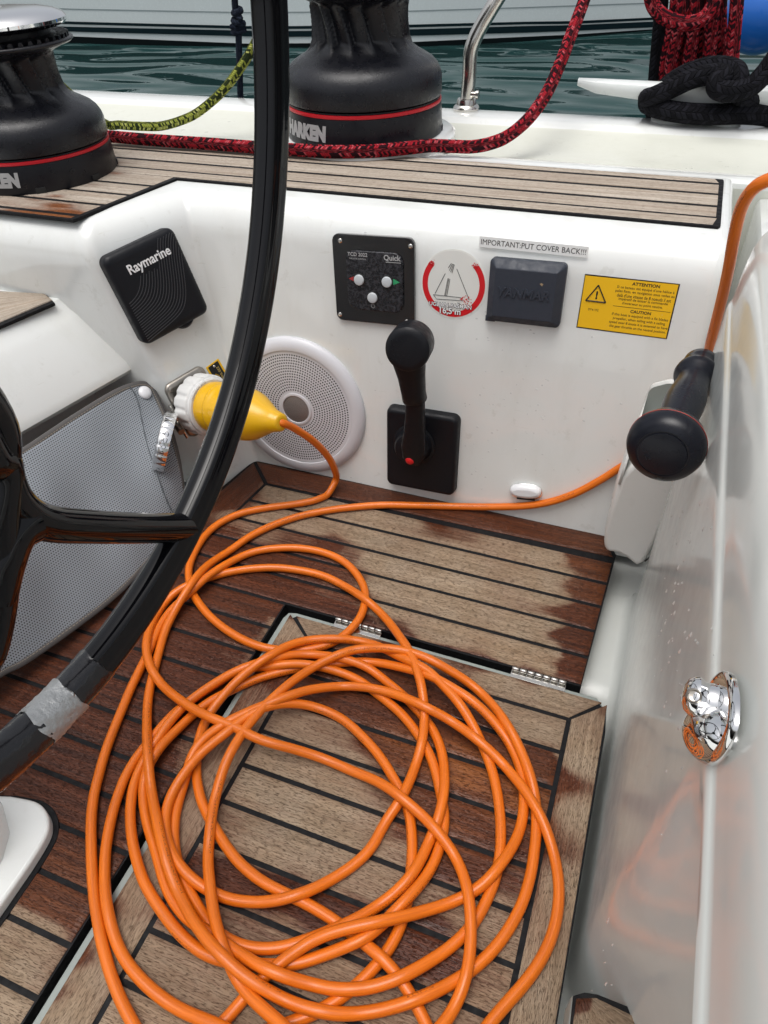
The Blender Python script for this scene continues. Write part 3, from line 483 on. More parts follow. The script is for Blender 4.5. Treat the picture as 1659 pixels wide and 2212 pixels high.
LV=[(-.03,0),(.1,0),(.2,0),(.3,0),(.36,0)]+[(.368+.0535*math.sin(math.radians(a_)),.046*(1-math.cos(math.radians(a_)))) for a_ in (0,15,30,45,60,75,90)]
rings=[]
for z,d in LV:
    p=cpath(min(z,.375)); 
    rings.append([Vector((q.x,q.y,min(z,ZB))) for q in rnd(offp(p,d),.007,.014)])
m=len(rings[0]); V=[v for r_ in rings for v in r_]; Fc=[]
for i in range(len(rings)-1):
    for j in range(m-1): Fc.append((i*m+j,i*m+j+1,(i+1)*m+j+1,(i+1)*m+j))
b_=len(V); last=rings[-1]
for v in last: V.append(Vector((v.x,1.163,ZB)))
for j in range(m-1): Fc.append(((len(rings)-1)*m+j,(len(rings)-1)*m+j+1,b_+j+1,b_+j))
# right end cap
k0=len(V); V+= [Vector((XR,1.163,-.03))]
Fc.append(tuple([i*m for i in range(len(rings))]+[b_,k0]))
coam=mk('cockpit_wall',V,Fc,M_GEL,None,True,50)
bv=coam.modifiers.new('b','BEVEL'); bv.width=.013; bv.segments=4; bv.limit_method='ANGLE'; bv.angle_limit=math.radians(60)
coam['kind']='structure'
# ---------------- side deck / toe rail moulding ----------------
pr=[(1.150,.38),(1.158,.4165),(1.166,.4195),(1.20,.4175),(1.214,.4125),(1.23,.409),(1.30,.407),(1.365,.4165),(1.376,.4215),(1.383,.4275),(1.392,.4295),(1.445,.4295),(1.455,.427),(1.464,.418),(1.468,.40),(1.475,.2),(1.46,-.62)]
xs=[-4.5,-3,-2,-1,-.5,0,.3,.8,2.0]
V=[];Fc=[]
for x in xs:
    for y,z in pr: V.append((x,y,z))
m=len(pr)
for i in range(len(xs)-1):
    for j in range(m-1): Fc.append((i*m+j,(i+1)*m+j,(i+1)*m+j+1,i*m+j+1))
dk=mk('side_deck',V,Fc,M_DECK,None,True,40,flip=False); dk['kind']='structure'
dk.data.materials.append(M_GEL)
for p in dk.data.polygons:
    if not (1.214<p.center.y<1.378): p.material_index=1
# ---------------- right moulding (gutter, leaning side, crease, rounded top) ----------------
rp=[(.024,-.044),(.058,-.044),(.066,-.040),(.0695,-.030),(.0705,-.01),(.0715,.05),(.0716,.09),(.0717,.13),(.0718,.17),(.0720,.21),(.0721,.25),(.0722,.29),(.0723,.33),(.0724,.37),(.0725,.40),(.0725,.418),(.0727,.426),(.0733,.4295),(.0745,.432),(.0755,.4335),(.0760,.438),(.0766,.452),(.0772,.464),(.0785,.476),(.0805,.487),(.084,.496),(.090,.504),(.099,.510),(.115,.514),(.16,.516),(.9,.521)]
ys=[-.8,-.5,-.3]+[-.2+.015*k for k in range(54)]+[.62,.68,.725]
V=[];Fc=[]
_p1=WX(1535,1650,.0725); _p2=WX(1240,2060,.0705)
_dn=Vector((-(_p1.z-_p2.z),_p1.y-_p2.y)).normalized()   # (y,z) normal of the diagonal step
if _dn.x>0: _dn=-_dn
def recess(y,z):
    d=(Vector((y,z))-Vector((_p2.y,_p2.z))).dot(_dn); t=min(1,max(0,d/.07)); k_=min(1,max(0,(.425-z)/.03))
    return min(.13,.62*max(0,d))*k_
for y in ys:
    g_=min(1,max(0,(.600-y)/.10)); g_=g_*g_*(3-2*g_)
    for x,z in rp: V.append((x+(recess(y,max(z,0)) if z<.43 else 0),y,z-(.085*g_ if z<-.02 else 0)))
m=len(rp); nY=len(ys)
for k in range(1,9):
    an=math.radians(90*k/8); r_=.035
    for x,z in rp: V.append((x+r_*(1-math.cos(an))*(1 if z>-.02 else 0),.725+r_*math.sin(an),z-(.006*(1-math.cos(an)) if z>.49 else 0)))
V+= [(2.0,.762,z) for x,z in rp]
nY+=9
for i in range(nY-1):
    for j in range(m-1): Fc.append((i*m+j,(i+1)*m+j,(i+1)*m+j+1,i*m+j+1))
rm=mk('locker_wall',V,Fc,M_GELSHADE,None,True,60,flip=False); rm['kind']='structure'
box('deck_corner',(.112,.74,-.045),(2.0,1.150,.405),M_GEL,rm,.012)
mk('groove_back',[(XR-.02,1.150,-.05),(.5,1.150,-.05),(.5,1.150,.412),(XR-.02,1.150,.412)],[(0,1,2,3)],M_DECK,rm,False)
M_DROP=mat('water_drop',(.86,.87,.86),.05,coat=1,trans=.35,ior=1.33)
Vd=[];Fd=[]
for i in range(95):
    if i<60: py=random.gauss(1330,190); px=1465+random.gauss(0,26)-(py-1250)*.06
    elif i<75: py=random.uniform(1060,1500); px=random.uniform(1450,1540)
    else: py=random.uniform(1550,2150); px=1300+(2150-py)*.09+random.gauss(0,14)
    if px>1545 or py<1040: continue
    c=WX(px,py,.0716)
    if c.y>.72 or c.z<.0: continue
    s=random.choice([.0003,.0004,.0005,.0008,.0011]); el=random.uniform(2.2,5); n=Vector((-1,0,0)); u=Vector((0,0,1)); sd_=Vector((0,1,0))
    base=len(Vd); K=8
    for an in range(K):
        a_=2*math.pi*an/K; yy=math.sin(a_); Vd.append(c+sd_*(s*math.cos(a_)*(1-.35*yy))+u*(s*el*yy)-n*.0008)
    Vd.append(c+n*(s*.5)-u*s*el*.3)
    for k in range(K): Fd.append((base+k,base+(k+1)%K,base+K))
_rv=random.Random(5)
tag(mk('water_drops',Vd,Fd,M_DROP,rm,True,None,flip=True),'clear water drops on the leaning white side',kind='stuff')
# ---------------- bench teak ----------------
bench=empty('teak_decking',(-.4,1.0,ZB),kind='structure')
def bpl(c): 
    o=plank('plank',c,None,ZB+.0042,.0045,wf=bwetf,of=lambda p:.85 if bwetf(p)>.3 else 0,bleach=1.0,step=.012); o.parent=bench; o.matrix_parent_inverse=Matrix.Translation((.4,-1.0,-ZB)); return o
KZ=ZB+.0042
yA=[F(x,y,KZ).y for x,y in [(1134,434),(1134,411),(1134,387)]]
e_f=F(623,404,KZ).y; pit=(yA[2]-yA[0])/2; yD=yA[2]+pit; yT=F(1134,356,KZ).y
fr=[F(x,y,KZ) for x,y in [(165,472),(385,384)]]
xr=F(1551,440,KZ).x
rows=[e_f,yA[0],yA[1],yA[2],min(yD,yT-.004),yT]
sg=.0032
outl=[(-3,fr[0].y-.004),(fr[0].x-.004,fr[0].y-.003),(fr[1].x-.002,e_f-.003),(xr+.003,e_f-.0025),(xr+.0055,e_f+.004),(xr+.0055,yT-.004),(xr+.004,yT+.001),(-3,yT+.001)]
q=plate('caulking',outl,ZB-.001,ZB+.0036,M_RUB,None,.001,2); q.parent=bench; q.matrix_parent_inverse=Matrix.Translation((.4,-1.0,-ZB))
for i in range(5):
    y0,y1=rows[i]+ (sg if i else .001),rows[i+1]-(sg if i<4 else 0)
    xl0=-1.6
    if y1-y0<.006: continue
    bpl([(xl0,y0),(xr-(.004 if i==0 else 0),y0),(xr-(.006 if i==4 else 0),y1),(xl0,y1)])
yb=e_f; k=0
while yb>fr[0].y+.004:
    y1=yb-(sg if k else 0); y0=max(yb-pit+sg,fr[0].y)
    xf=lambda y: xline((fr[0].x,fr[0].y),(fr[1].x,fr[1].y),y)-.010
    bpl([(-1.6,y0),(xf(y0),y0),(xf(min(y1,fr[1].y)),y1),(-1.6,y1)]); yb-=pit; k+=1
# thin corner fill beside the diagonal edge strip
# ---------------- water and the boat alongside ----------------
ZW=-.6
def water_mat():
    m=mat('sea',(.015,.046,.045),.015,spec=.55,ior=1.33); nb=NB(m); g=nb.n('ShaderNodeNewGeometry').outputs['Position']
    n1=nb.noise(mapping(nb,g,(.5,1.2,1)),1.3,0,.3,1.1); n2=nb.noise(mapping(nb,g,(1,2.2,1)),4,1,.5,.3)
    h=nb.math('ADD',nb.math('MULTIPLY',n1,1.0),nb.math('MULTIPLY',n2,.02))
    nb.l(nb.bump(h,1.0,.15),nb.p.inputs['Normal']); return m
V=[];Fc=[]
wx=[-200,-40,-15,-8,-4,0,4,8,15,40,200]; wy=[1.2,3,6,10,14,20,40,100,300]
for x in wx:
    for y in wy: V.append((x,y,ZW))
for i in range(len(wx)-1):
    for j in range(len(wy)-1): Fc.append((i*9+j,(i+1)*9+j,(i+1)*9+j+1,i*9+j+1))
wt=mk('sea',V,Fc,water_mat(),None,False,flip=False); wt['kind']='structure'
M_HULL=gel('hull_white',(.66,.72,.72),.22,.10,.2,.4); M_STRIPE=mat('hull_stripe',(.004,.014,.018),.5,spec=.12); M_BOOT=mat('hull_boot',(.003,.006,.007),.6,spec=.1)
wl=[F(x,y,ZW) for x,y in [(-500,70),(-250,78),(-60,84),(129,92),(330,98),(539,101),(700,102),(875,101),(1010,96),(1134,89),(1242,81),(1330,73),(1419,65),(1500,58),(1570,52)]]
wl=spline([Vector((p.x,p.y)) .to_3d() for p in wl],4)
npx=len(wl)
def px_of(p):
    c=R.T@(np.array([p.x,p.y,p.z])-C0); return CX+FPX*c[0]/c[2],CY+FPX*c[1]/c[2]
def zfor(p,ypx):   # height on the vertical line over p whose image row is ypx(x)
    z=ZW
    for _ in range(12):
        x,y=px_of(Vector((p.x,p.y,z))); x2,y2=px_of(Vector((p.x,p.y,z+.01))); z+= .01*(ypx(x)-y)/(y2-y)
    return z
def prof_(pts): 
    xs_=[q[0] for q in pts]; y_=[q[1] for q in pts]; return lambda x: float(np.interp(x,xs_,y_))
bt=prof_([(-200,62),(129,77),(539,94),(875,91),(1134,79),(1242,74),(1419,62),(1560,52)])
k1=prof_([(-200,50),(129,66),(539,77),(623,78),(875,76),(1134,69),(1242,65),(1419,57),(1560,47)])
k0_=prof_([(-200,42),(129,58),(539,67),(623,68),(875,64.5),(1134,57),(1242,55),(1419,47),(1560,38)])
t1=prof_([(-200,36),(129,51),(539,62),(623,62),(875,59),(1134,52),(1242,51),(1419,42),(1560,33)])
t0=prof_([(-200,31),(129,46.5),(539,57),(623,57),(875,54),(1134,47.5),(1242,46),(1419,38),(1560,29)])
boat=empty('moored_yacht',(wl[npx//2].x,wl[npx//2].y,ZW),'white sailing yacht hull with dark green stripes lying alongside across the water','yacht')
def strip(nm,lo,hi,m_,out=0.,flare=0.):
    V=[];n=len(wl)
    for i,p in enumerate(wl):
        t=(wl[min(i+1,n-1)]-wl[max(i-1,0)]).normalized(); nn=Vector((t.y,-t.x,0))   # towards us
        for z in (lo(p),hi(p)):
            V.append(Vector((p.x,p.y,z))+nn*(out+flare*(z-ZW)))
    Fc=[(2*i,2*i+2,2*i+3,2*i+1) for i in range(n-1)]
    o=mk(nm,V,Fc,m_,None,True,None,flip=False); o.parent=boat; o.matrix_parent_inverse=Matrix.Translation(-boat.location); return o
cz=lambda v: (lambda p: v)
pz=lambda f: (lambda p: zfor(p,f))
strip('hull',cz(ZW-.3),cz(ZW+1.75),M_HULL,0,0)
strip('boot_stripe',cz(ZW-.3),pz(bt),M_BOOT,.012)
strip('wide_stripe',pz(lambda x: k1(x)+1.2),pz(lambda x: k0_(x)-1.2),M_STRIPE,.012); strip('thin_stripe',pz(lambda x: t1(x)+.4),pz(lambda x: t0(x)-1.0),M_STRIPE,.012)
kn=prof_([(-200,-4),(129,19),(330,23),(539,27),(875,24),(1134,16),(1419,6),(1560,0)])
strip('rubbing_line',pz(lambda x: kn(x)+1.3),pz(lambda x: kn(x)-1.0),mat('hull_groove',(.25,.30,.31),.4),.004)
V=[Vector((p.x,p.y,ZW+1.75)) for p in wl]+[Vector((wl[-1].x-1,wl[-1].y+3.2,ZW+1.75)),Vector((wl[0].x,wl[0].y+3.2,ZW+1.75))]
o=mk('deck',V,[tuple(range(len(V)))],M_HULL,None,False); o.parent=boat; o.matrix_parent_inverse=Matrix.Translation(-boat.location)
V=[Vector((wl[-1].x,wl[-1].y,z)) for z in (ZW-.3,ZW+1.75)]+[Vector((wl[-1].x-1,wl[-1].y+3.2,z)) for z in (ZW+1.75,ZW-.3)]
o=mk('transom',V,[(0,1,2,3)],M_HULL,None,False); o.parent=boat; o.matrix_parent_inverse=Matrix.Translation(-boat.location)
# blue fender ball
fc=WY(1648,26,3.2); fr_=.125
fd=empty('fender_ball',fc,'round blue fender hanging over the water at the top right corner','fender')
fd.location=fc
M_BLUE=mat('fender_blue',(.012,.13,.52),.3,coat=.4)
prf=[(fr_*math.sin(math.radians(a_)),-fr_*math.cos(math.radians(a_))) for a_ in range(0,171,10)]
lathe('ball',prf,M_BLUE,fd,32); lathe('neck',[(.03,fr_*.97),(.028,fr_+.05),(.018,fr_+.07),(0,fr_+.07)],M_BLUE,fd,16)
tube('lanyard',[Vector((0,0,fr_+.06)),Vector((0,-.02,fr_+.9))],.006,M_ROPEK,fd,8)
# ---------------- winches ----------------
M_WRIB=mat('winch_drum_worn',(.008,.0085,.012),.27,spec=.5); scuffed(M_WRIB,500,.6,.0006)
def winch(c,Rw,label,tend):
    t=empty('winch',c,label,'winch','winches on the deck')
    s=Rw
    P=lambda L:[(r*s,z*s) for r,z in L]
    lathe('base',P([(1.0,0),(1.005,.02),(.99,.30),(.985,.335),(.97,.342)]),M_WINCH,t,96)
    lathe('red_ring',P([(.96,.338),(.985,.342),(.988,.36),(.986,.378),(.96,.382)]),M_RED,t,96)
    lathe('spacer',P([(.95,.38),(.972,.385),(.972,.40),(.90,.404),(.90,.425)]),M_WINCH,t,96)
    def disp(r,z,an):
        zz=z/s
        if .94<zz<1.42:
            env=min(1,(zz-.94)/.1)*min(1,(1.42-zz)/.06); ph=(an*15/(2*math.pi)+(zz-.9)*1.35)%1.0
            saw=ph if ph<.86 else (1-ph)/.14*.86
            return r*(1+env*(-.11+.20*saw))
        return r
    pr=[(.93,.415),(.985,.42),(.992,.44),(.99,.60),(.975,.67),(.94,.735),(.885,.79),(.80,.84),(.72,.88),(.66,.92),(.62,.96),(.595,1.0)]
    pr+=[(.575-.02*math.sin(math.pi*(z-1.0)/.4),z) for z in np.linspace(1.03,1.38,16)]+[(.59,1.41),(.66,1.44),(.76,1.475),(.85,1.50),(.875,1.52),(.875,1.54),(.85,1.555),(.80,1.55),(.74,1.53)]
    lathe('drum',P(pr),M_WRIB,t,240,disp=disp,auto=60)
    # self-tailing jaw teeth
    lathe('jaw',P([(.70,1.52),(.74,1.56),(.60,1.60)]),M_WINCH,t,160,disp=lambda r,z,an: r*(1+.04*((an*48/(2*math.pi))%1.0)),auto=20)
    TV=[];TF=[]
    for k in range(44):
        a0=2*math.pi*k/44; a1=a0+.085; b_=len(TV)
        for r_,z0,da in ((.835,1.550,0.),(.655,1.535,.10)):
            for a_,z in ((a0+da,z0),(a1+da,z0),(a0+da+.02,z0+.045),(a1+da-.02,z0+.045)): TV.append((r_*s*math.cos(a_),r_*s*math.sin(a_),z*s))
        TF+=[(b_,b_+1,b_+3,b_+2),(b_+4,b_+6,b_+7,b_+5),(b_,b_+2,b_+6,b_+4),(b_+1,b_+5,b_+7,b_+3),(b_+2,b_+3,b_+7,b_+6)]
    mk('jaw_teeth',TV,TF,M_WRIB,t,False)
    lathe('collar',P([(.62,1.52),(.62,1.68),(.70,1.70)]),M_WINCH,t,64)
    lathe('cap',P([(.60,1.655),(.74,1.665),(.83,1.69),(.865,1.725),(.865,1.76),(.83,1.80),(.72,1.845),(.55,1.875),(.34,1.885),(.18,1.885),(.17,1.82),(0,1.82)]),M_CHROME,t,96)
    # lettering wrapped round the base
    cu=text('lettering','HARKEN',.165*s,M_SILV,None,bold=.0015*s/.12,ext=.0001,sx=1.0,shear=.12)
    me=cu.data; xs_=[v.co.x for v in me.vertices]; wd=max(xs_)-min(xs_); x1=max(xs_)
    sc_=.76*s/wd
    cam_az=math.atan2(-c[1],-c[0]); Rr=.998*s
    for v in me.vertices:
        an=cam_az+math.radians(tend)+(v.co.x-x1)*sc_/Rr; zz_=.17+v.co.y*1.3/s; r_=s*(1.005-.015*(zz_-.02)/.28)+.0007+v.co.z*1.5; v.co=Vector((r_*math.cos(an),r_*math.sin(an),(.17*s+v.co.y*1.3)))
    cu.parent=t
    for k in range(8):
        an=cam_az+math.radians(-50+22*k); M=Matrix.Translation((.995*s*math.cos(an),.995*s*math.sin(an),0))@Matrix.Rotation(an,4,'Z')
        if k%2==0: box('drain_notch',(-.002,-.007,0),(.0022,.007,.008),M_INK,t,.0005,M)
    return t
ZD=ZB+.0045
w1=winch((-.947,.927,ZD),.114,'nearer black winch at left with chrome top, standing on the teak decking',-18)
w2=winch((-.523,1.252,ZD+.006),.1325,'farther black winch on the white side deck, red rope passing in front of it',-28)
lathe('winch_pad',[(.158,-.012),(.156,.002),(.150,.006),(.0,.006)],M_GEL,dk,96,M=Matrix.Translation((-.523,1.252,ZD)))
# ---------------- ropes ----------------
def rope(name,P,r,m_,label,cat,n=8,seg=12):
    P=spline(P,n); return tag(tube(name,P,r,m_,None,seg,auto=None),label,cat)
rd=.0098
P=[Vector((-1.03,1.02,ZD+.03)),F(225,294,.44),F(320,302,.438),F(440,310,.437),F(550,318,.437),F(640,324,.437),F(720,328,.438),F(810,326,.438),F(880,320,.440),F(930,315,.437),F(975,316,.434),F(1020,317,.434)]
yy=P[-1].y
P+=[WY(1062,309,yy+.01),WY(1100,292,yy+.03),WY(1143,255,yy+.06),WY(1180,203,yy+.10),WY(1207,145,yy+.14),WY(1230,85,yy+.18),WY(1262,0,yy+.24),WY(1290,-90,yy+.28),WY(1330,-260,yy+.3)]
rope('sheet_rope',P,rd,M_ROPER,'flecked red rope running from the left winch past the farther one and up right','rope')
P=[Vector((-.98,1.05,ZD+.10)),F(222,264,.436),F(260,270,.43),F(310,273,.43),F(350,272,.43)]
yy=P[-1].y
P+=[WY(395,259,yy),WY(430,241,yy+.01),WY(475,203,yy+.02),WY(510,160,yy+.03),WY(545,105,yy+.04),WY(575,30,yy+.05),WY(600,-120,yy+.06)]
rope('furling_line',P,.0077,M_ROPEG,'yellow green flecked rope curving up from behind the left winch','rope')
# thin navy cord with a knot, hanging outside the toe rail
kx=1.53
P=[WY(503,-160,kx),WY(507,0,kx),WY(511,35,kx),WY(515,66,kx),WY(516,100,kx),WY(518,160,kx),WY(520,240,kx)]
cd=empty('knotted_cord',WY(514,50,kx),'thin navy cord with a knot hanging in front of the neighbouring hull','cord')
def addin(o,t): o.parent=t; o.matrix_parent_inverse=Matrix.Translation(-Vector(t.location)); return o
addin(tube('cord',spline(P,6),.0068,M_ROPEN,None,10),cd)
kc=WY(514,48,kx); KP=[kc+Vector((.011*math.sin(t*2.1),.008*math.cos(t*2.6),.022-.0022*t*1.6)) for t in np.linspace(0,12,40)]
addin(tube('knot',KP,.0062,M_ROPEN,None,8),cd)
# coil of red rope hanging from the guard rail
ky=1.56
coil=empty('rope_coil',WY(1500,60,ky),'thick hank of red flecked rope hanging in front of the water at the top right','rope coil')
tops=[1462,1476,1492,1506,1522,1541,1556]; bots=[1432,1447,1463,1485,1512,1528,1556]
for i,(a_,b2) in enumerate(zip(tops,bots)):
    yo=ky+(.0 if i%2 else .02); P=[WY(a_+20,-320,yo),WY(a_+8,-150,yo),WY(a_,0,yo),WY((a_*2+b2)/3,60,yo),WY(b2+4,130,yo),WY(b2,178,yo),WY(b2-3,230,yo)]
    addin(tube('rope_fall',spline(P,6),.0115,M_ROPER,None,10,auto=None),coil)
for i,(a_,b2) in enumerate([(1470,1440),(1515,1475),(1532,1500),(1545,1540)]):
    yo=ky+.045; P=[WY(a_+20,-320,yo),WY(a_,0,yo),WY(b2+4,130,yo),WY(b2,230,yo)]
    addin(tube('rope_fall',spline(P,6),.0115,M_ROPER,None,10,auto=None),coil)
P=[WY(1395,-90,ky-.03),WY(1405,-10,ky-.03),WY(1418,22,ky-.03),WY(1445,42,ky-.035),WY(1480,50,ky-.04),WY(1515,42,ky-.035),WY(1538,15,ky-.03),WY(1548,-30,ky-.03),WY(1550,-110,ky-.02)]
addin(tube('wrapping_turn',spline(P,6),.0118,M_ROPER,None,10,auto=None),coil)
P=[WY(1594,-90,ky-.01),WY(1592,0,ky-.01),WY(1586,70,ky-.01),WY(1581,140,ky-.01),WY(1577,200,ky-.01)]
addin(tube('rope_tail',spline(P,6),.0115,M_ROPER,None,10,auto=None),coil)
P=[WY(1432,-200,ky+.02),WY(1430,-20,ky+.02),WY(1424,60,ky+.02),WY(1414,170,ky+.02),WY(1408,260,ky+.02)]
rope('black_line',P,.0115,M_ROPEK,'black line hanging straight down at the left of the red rope hank','rope')
# stanchion
M0=F(1007,236,.4295)
st=empty('stanchion',M0,'bent stainless steel stanchion tube standing on the white toe rail','stanchion')
sy=M0.y
P=[M0+Vector((0,0,.004)),WY(1013,170,sy),WY(1016,118,sy+.002),WY(1024,88,sy+.004),WY(1040,55,sy+.01),WY(1062,18,sy+.015),WY(1085,-20,sy+.02),WY(1150,-130,sy+.03),WY(1260,-330,sy+.05)]
addin(tube('tube',spline(P,8),.0128,M_STEEL,None,24),st)
addin(lathe('base_flange',[(.024,0),(.0245,.003),(.023,.006),(.019,.009),(.0175,.016),(.0165,.018),(.013,.018)],M_STEEL,None,32,M=Matrix.Translation(M0)),st)
bp=WY(1024,204,sy-.004); 
addin(tube('bolt',[bp+Vector((-.012,-.001,0)),bp+Vector((.004,-.001,0)),bp+Vector((.0045,-.001,0)),bp+Vector((.009,-.001,0))],[.0055,.0055,.0075,.0075],M_STEEL,None,12),st)
# deck cleat
cl0=F(1500,262,.4295); cyy=cl0.y-.004
M_CLEAT=gel('cleat_alloy',(.66,.69,.68),.3,.15,.2,.1)
ct=empty('deck_cleat',(cl0.x,cyy,.4295),'long white horn cleat on the toe rail wrapped with black rope','cleat')
zt=WY(1400,178,cyy).z
xl_=WY(1249,178,cyy); xr_=xl_.x+.46
V=[];Fc=[];N=14;xm=(xl_.x+xr_)/2
for i in range(N+1):
    x=xl_.x+(xr_-xl_.x)*i/N; q=abs(x-xm)/(xm-xl_.x); wd=.021*(1-.35*q) ; ht=.036*(1-.52*q)+.001
    if i in(0,N): wd*=.6; ht*=.6
    zt_=zt+.003*q
    for k in range(12):
        an=2*math.pi*k/12; yy_=math.copysign(abs(math.cos(an))**.6,math.cos(an))*wd; zz=math.copysign(abs(math.sin(an))**.6,math.sin(an))*ht/2
        V.append(Vector((x,cyy+yy_,zt_-ht/2+zz)))
for i in range(N):
    for k in range(12): Fc.append((i*12+k,i*12+(k+1)%12,(i+1)*12+(k+1)%12,(i+1)*12+k))
Fc.append(tuple(range(12))); Fc.append(tuple(N*12+k for k in range(12)))
addin(mk('horn',V,Fc,M_CLEAT,None,True,60),ct)
for px in (1440,1566):
    q=WY(px,262,cyy); addin(lathe('foot',[(.026,0),(.0265,.004),(.020,.010),(.015,.03),(.016,zt-.4295-.012)],M_CLEAT,None,28,M=Matrix.Translation((q.x,cyy,.4290))),ct)
# black mooring rope on the cleat
rk=.0155
cy2=cyy
def Q(x,y,o): return WY(x,y,cy2+o)
P=[Q(1700,262,-.01),Q(1655,250,-.012),Q(1600,246,-.03),Q(1540,247,-.042),Q(1470,243,-.042),Q(1420,233,-.03),Q(1398,222,.0),Q(1420,214,.030),Q(1480,214,.042),Q(1560,216,.042),Q(1606,216,.02),Q(1622,222,-.006),Q(1606,212,-.03),
 Q(1590,192,-.040),Q(1596,170,-.035),Q(1588,152,-.022),Q(1560,144,-.012),Q(1525,146,-.006),Q(1482,160,.002),Q(1450,178,.018),Q(1425,198,.026),Q(1402,208,.006),Q(1400,212,-.022),Q(1418,206,-.034),Q(1450,191,-.036),Q(1490,172,-.036),Q(1520,163,-.034),Q(1548,160,-.030),Q(1562,165,-.04),Q(1548,178,-.050),Q(1552,193,-.056),Q(1582,198,-.056),Q(1620,188,-.052),Q(1650,160,-.05),Q(1680,120,-.045),Q(1730,60,-.04),Q(1850,-60,-.03)]
mr=rope('mooring_rope',P,rk,M_ROPEK,'thick black braided mooring rope made fast in figure eights on the white cleat','rope',8,14)
# ---------------- left seat box with a teak top, grey mesh curtain ----------------
sb=empty('helm_seat_box',(-.8,.6,.2),'white moulded seat box at the left edge with a teak strip on top','seat')
u=Vector((-.225,-.974,0)).normalized(); A0=F(249,817,.2); R0_=F(156,674,.29); T0=F(112,652,.308)
sec=[A0+Vector((-.10,-.01,-.18)),A0+Vector((-.10,-.01,-.012)),A0+Vector((-.006,0,-.008)),A0,A0+Vector((-.003,0,.012)),R0_+Vector((.010,0,-.013)),R0_+Vector((.003,0,-.004)),R0_+Vector((-.006,0,.003)),T0,T0+Vector((-.6,-.02,.0))]
V=[];Fc=[];n=len(sec)
for t in (-.045,-.02,0,.2,.5,.9):
    for p in sec: V.append(p+u*t)
for i in range(5):
    for j in range(n-1): Fc.append((i*n+j,(i+1)*n+j,(i+1)*n+j+1,i*n+j+1))
Fc.append(tuple(range(n)))
addin(mk('shell',V,Fc,M_GEL,None,True,40),sb)
tz=T0.z+.0045
tc=[F(112,647,tz),F(-60,719,tz),F(-60,625,tz),F(96,634,tz)]
def grow(c,d):
    m_=sum(c,Vector())/4; return [m_+(p-m_)*(1+d) for p in c]
pk=plank('teak_board',[tc[1],tc[0],tc[3],tc[2]],None,tz,.005,wf=lambda p:.0,bleach=.9,step=.01); addin(pk,sb)
q=[(p.x,p.y) for p in [F(117,651,tz),F(-70,731,tz),F(-70,622,tz),F(98,632,tz)]][::-1]
addin(plate('caulking',q,T0.z-.002,T0.z+.0028,M_RUB,None,.001,2),sb)
def mesh_mat():
    m=mat('mesh_fabric',(.25,.28,.32),.75,spec=.2); nb=NB(m); uv=nb.n('ShaderNodeUVMap').outputs[0]
    sp=nb.n('ShaderNodeSeparateXYZ'); nb.l(mapping(nb,uv,(1/.0034,1/.0034,1)),sp.inputs[0])
    fx=nb.math('SUBTRACT',nb.math('FRACT',sp.outputs[0]),.5); row=nb.math('FLOOR',sp.outputs[1]); 
    fx=nb.math('SUBTRACT',nb.math('FRACT',nb.math('ADD',sp.outputs[0],nb.math('MULTIPLY',row,.5))),.5); fy=nb.math('SUBTRACT',nb.math('FRACT',sp.outputs[1]),.5)
    d=nb.math('ADD',nb.math('MULTIPLY',fx,fx),nb.math('MULTIPLY',fy,fy)); hole=nb.ramp(d,.05,.10,1,0)
    c=nb.mix(hole,(.255,.275,.30),(.022,.023,.026)); nb.l(c,nb.p.inputs['Base Color'])
    nb.l(nb.bump(hole,-.5,.0006),nb.p.inputs['Normal']); return m
M_MESH=mesh_mat(); M_HEM=mat('hem_grey',(.085,.08,.078),.7)
p1,p2,p3=F(240,850,.19),F(60,965,.19),F(330,1185,.025)
CN=(p2-p1).cross(p3-p1).normalized()
if CN.x<0: CN=-CN
def CL(x,y,o=0.): return PL(x,y,np.array(p1)+np.array(CN)*o,np.array(CN))
top=spline([Vector((x,y,0)) for x,y in [(-220,1140),(-60,1040),(23,985),(60,963),(150,903),(240,848),(285,829),(312,826),(331,836)]],8)
bot=spline([Vector((x,y,0)) for x,y in [(-240,1640),(-90,1530),(0,1462),(60,1430),(180,1345),(260,1280),(320,1215),(365,1155),(398,1072)]],8)
nU=len(top); nV=26; V=[];U=[]; 
cu_=curtain=empty('mesh_curtain',p2,'grey perforated mesh curtain hanging below the white seat box, hemmed in dark grey','curtain')
for i in range(nU):
    for j in range(nV+1):
        t=j/nV; q=top[i].lerp(bot[i],t)
        rgt=i/(nU-1); q.x+= 14*math.sin(math.pi*t)*(rgt**6)
        f=.005*math.sin(math.pi*t)*(math.sin(q.x*.021+q.y*.006)+.5*math.sin(q.x*.043-q.y*.02)) 
        p=CL(q.x,q.y,f+.008*math.sin(math.pi*t)); V.append(p)
base=CL(60,965); ex=(CL(240,848)-base).normalized(); ey=CN.cross(ex)
U=[((p-base).dot(ex),(p-base).dot(ey)) for p in V]
Fc=[(i*(nV+1)+j,(i+1)*(nV+1)+j,(i+1)*(nV+1)+j+1,i*(nV+1)+j+1) for i in range(nU-1) for j in range(nV)]
fab=mk('fabric',V,Fc,M_MESH,None,True,None,U,flip=False); addin(fab,curtain)
md=fab.modifiers.new('s','SOLIDIFY'); md.thickness=.0012
hemp=[V[i*(nV+1)] for i in range(nU)]+[V[(nU-1)*(nV+1)+j] for j in range(1,nV+1)]+[V[i*(nV+1)+nV] for i in range(nU-2,-1,-1)]
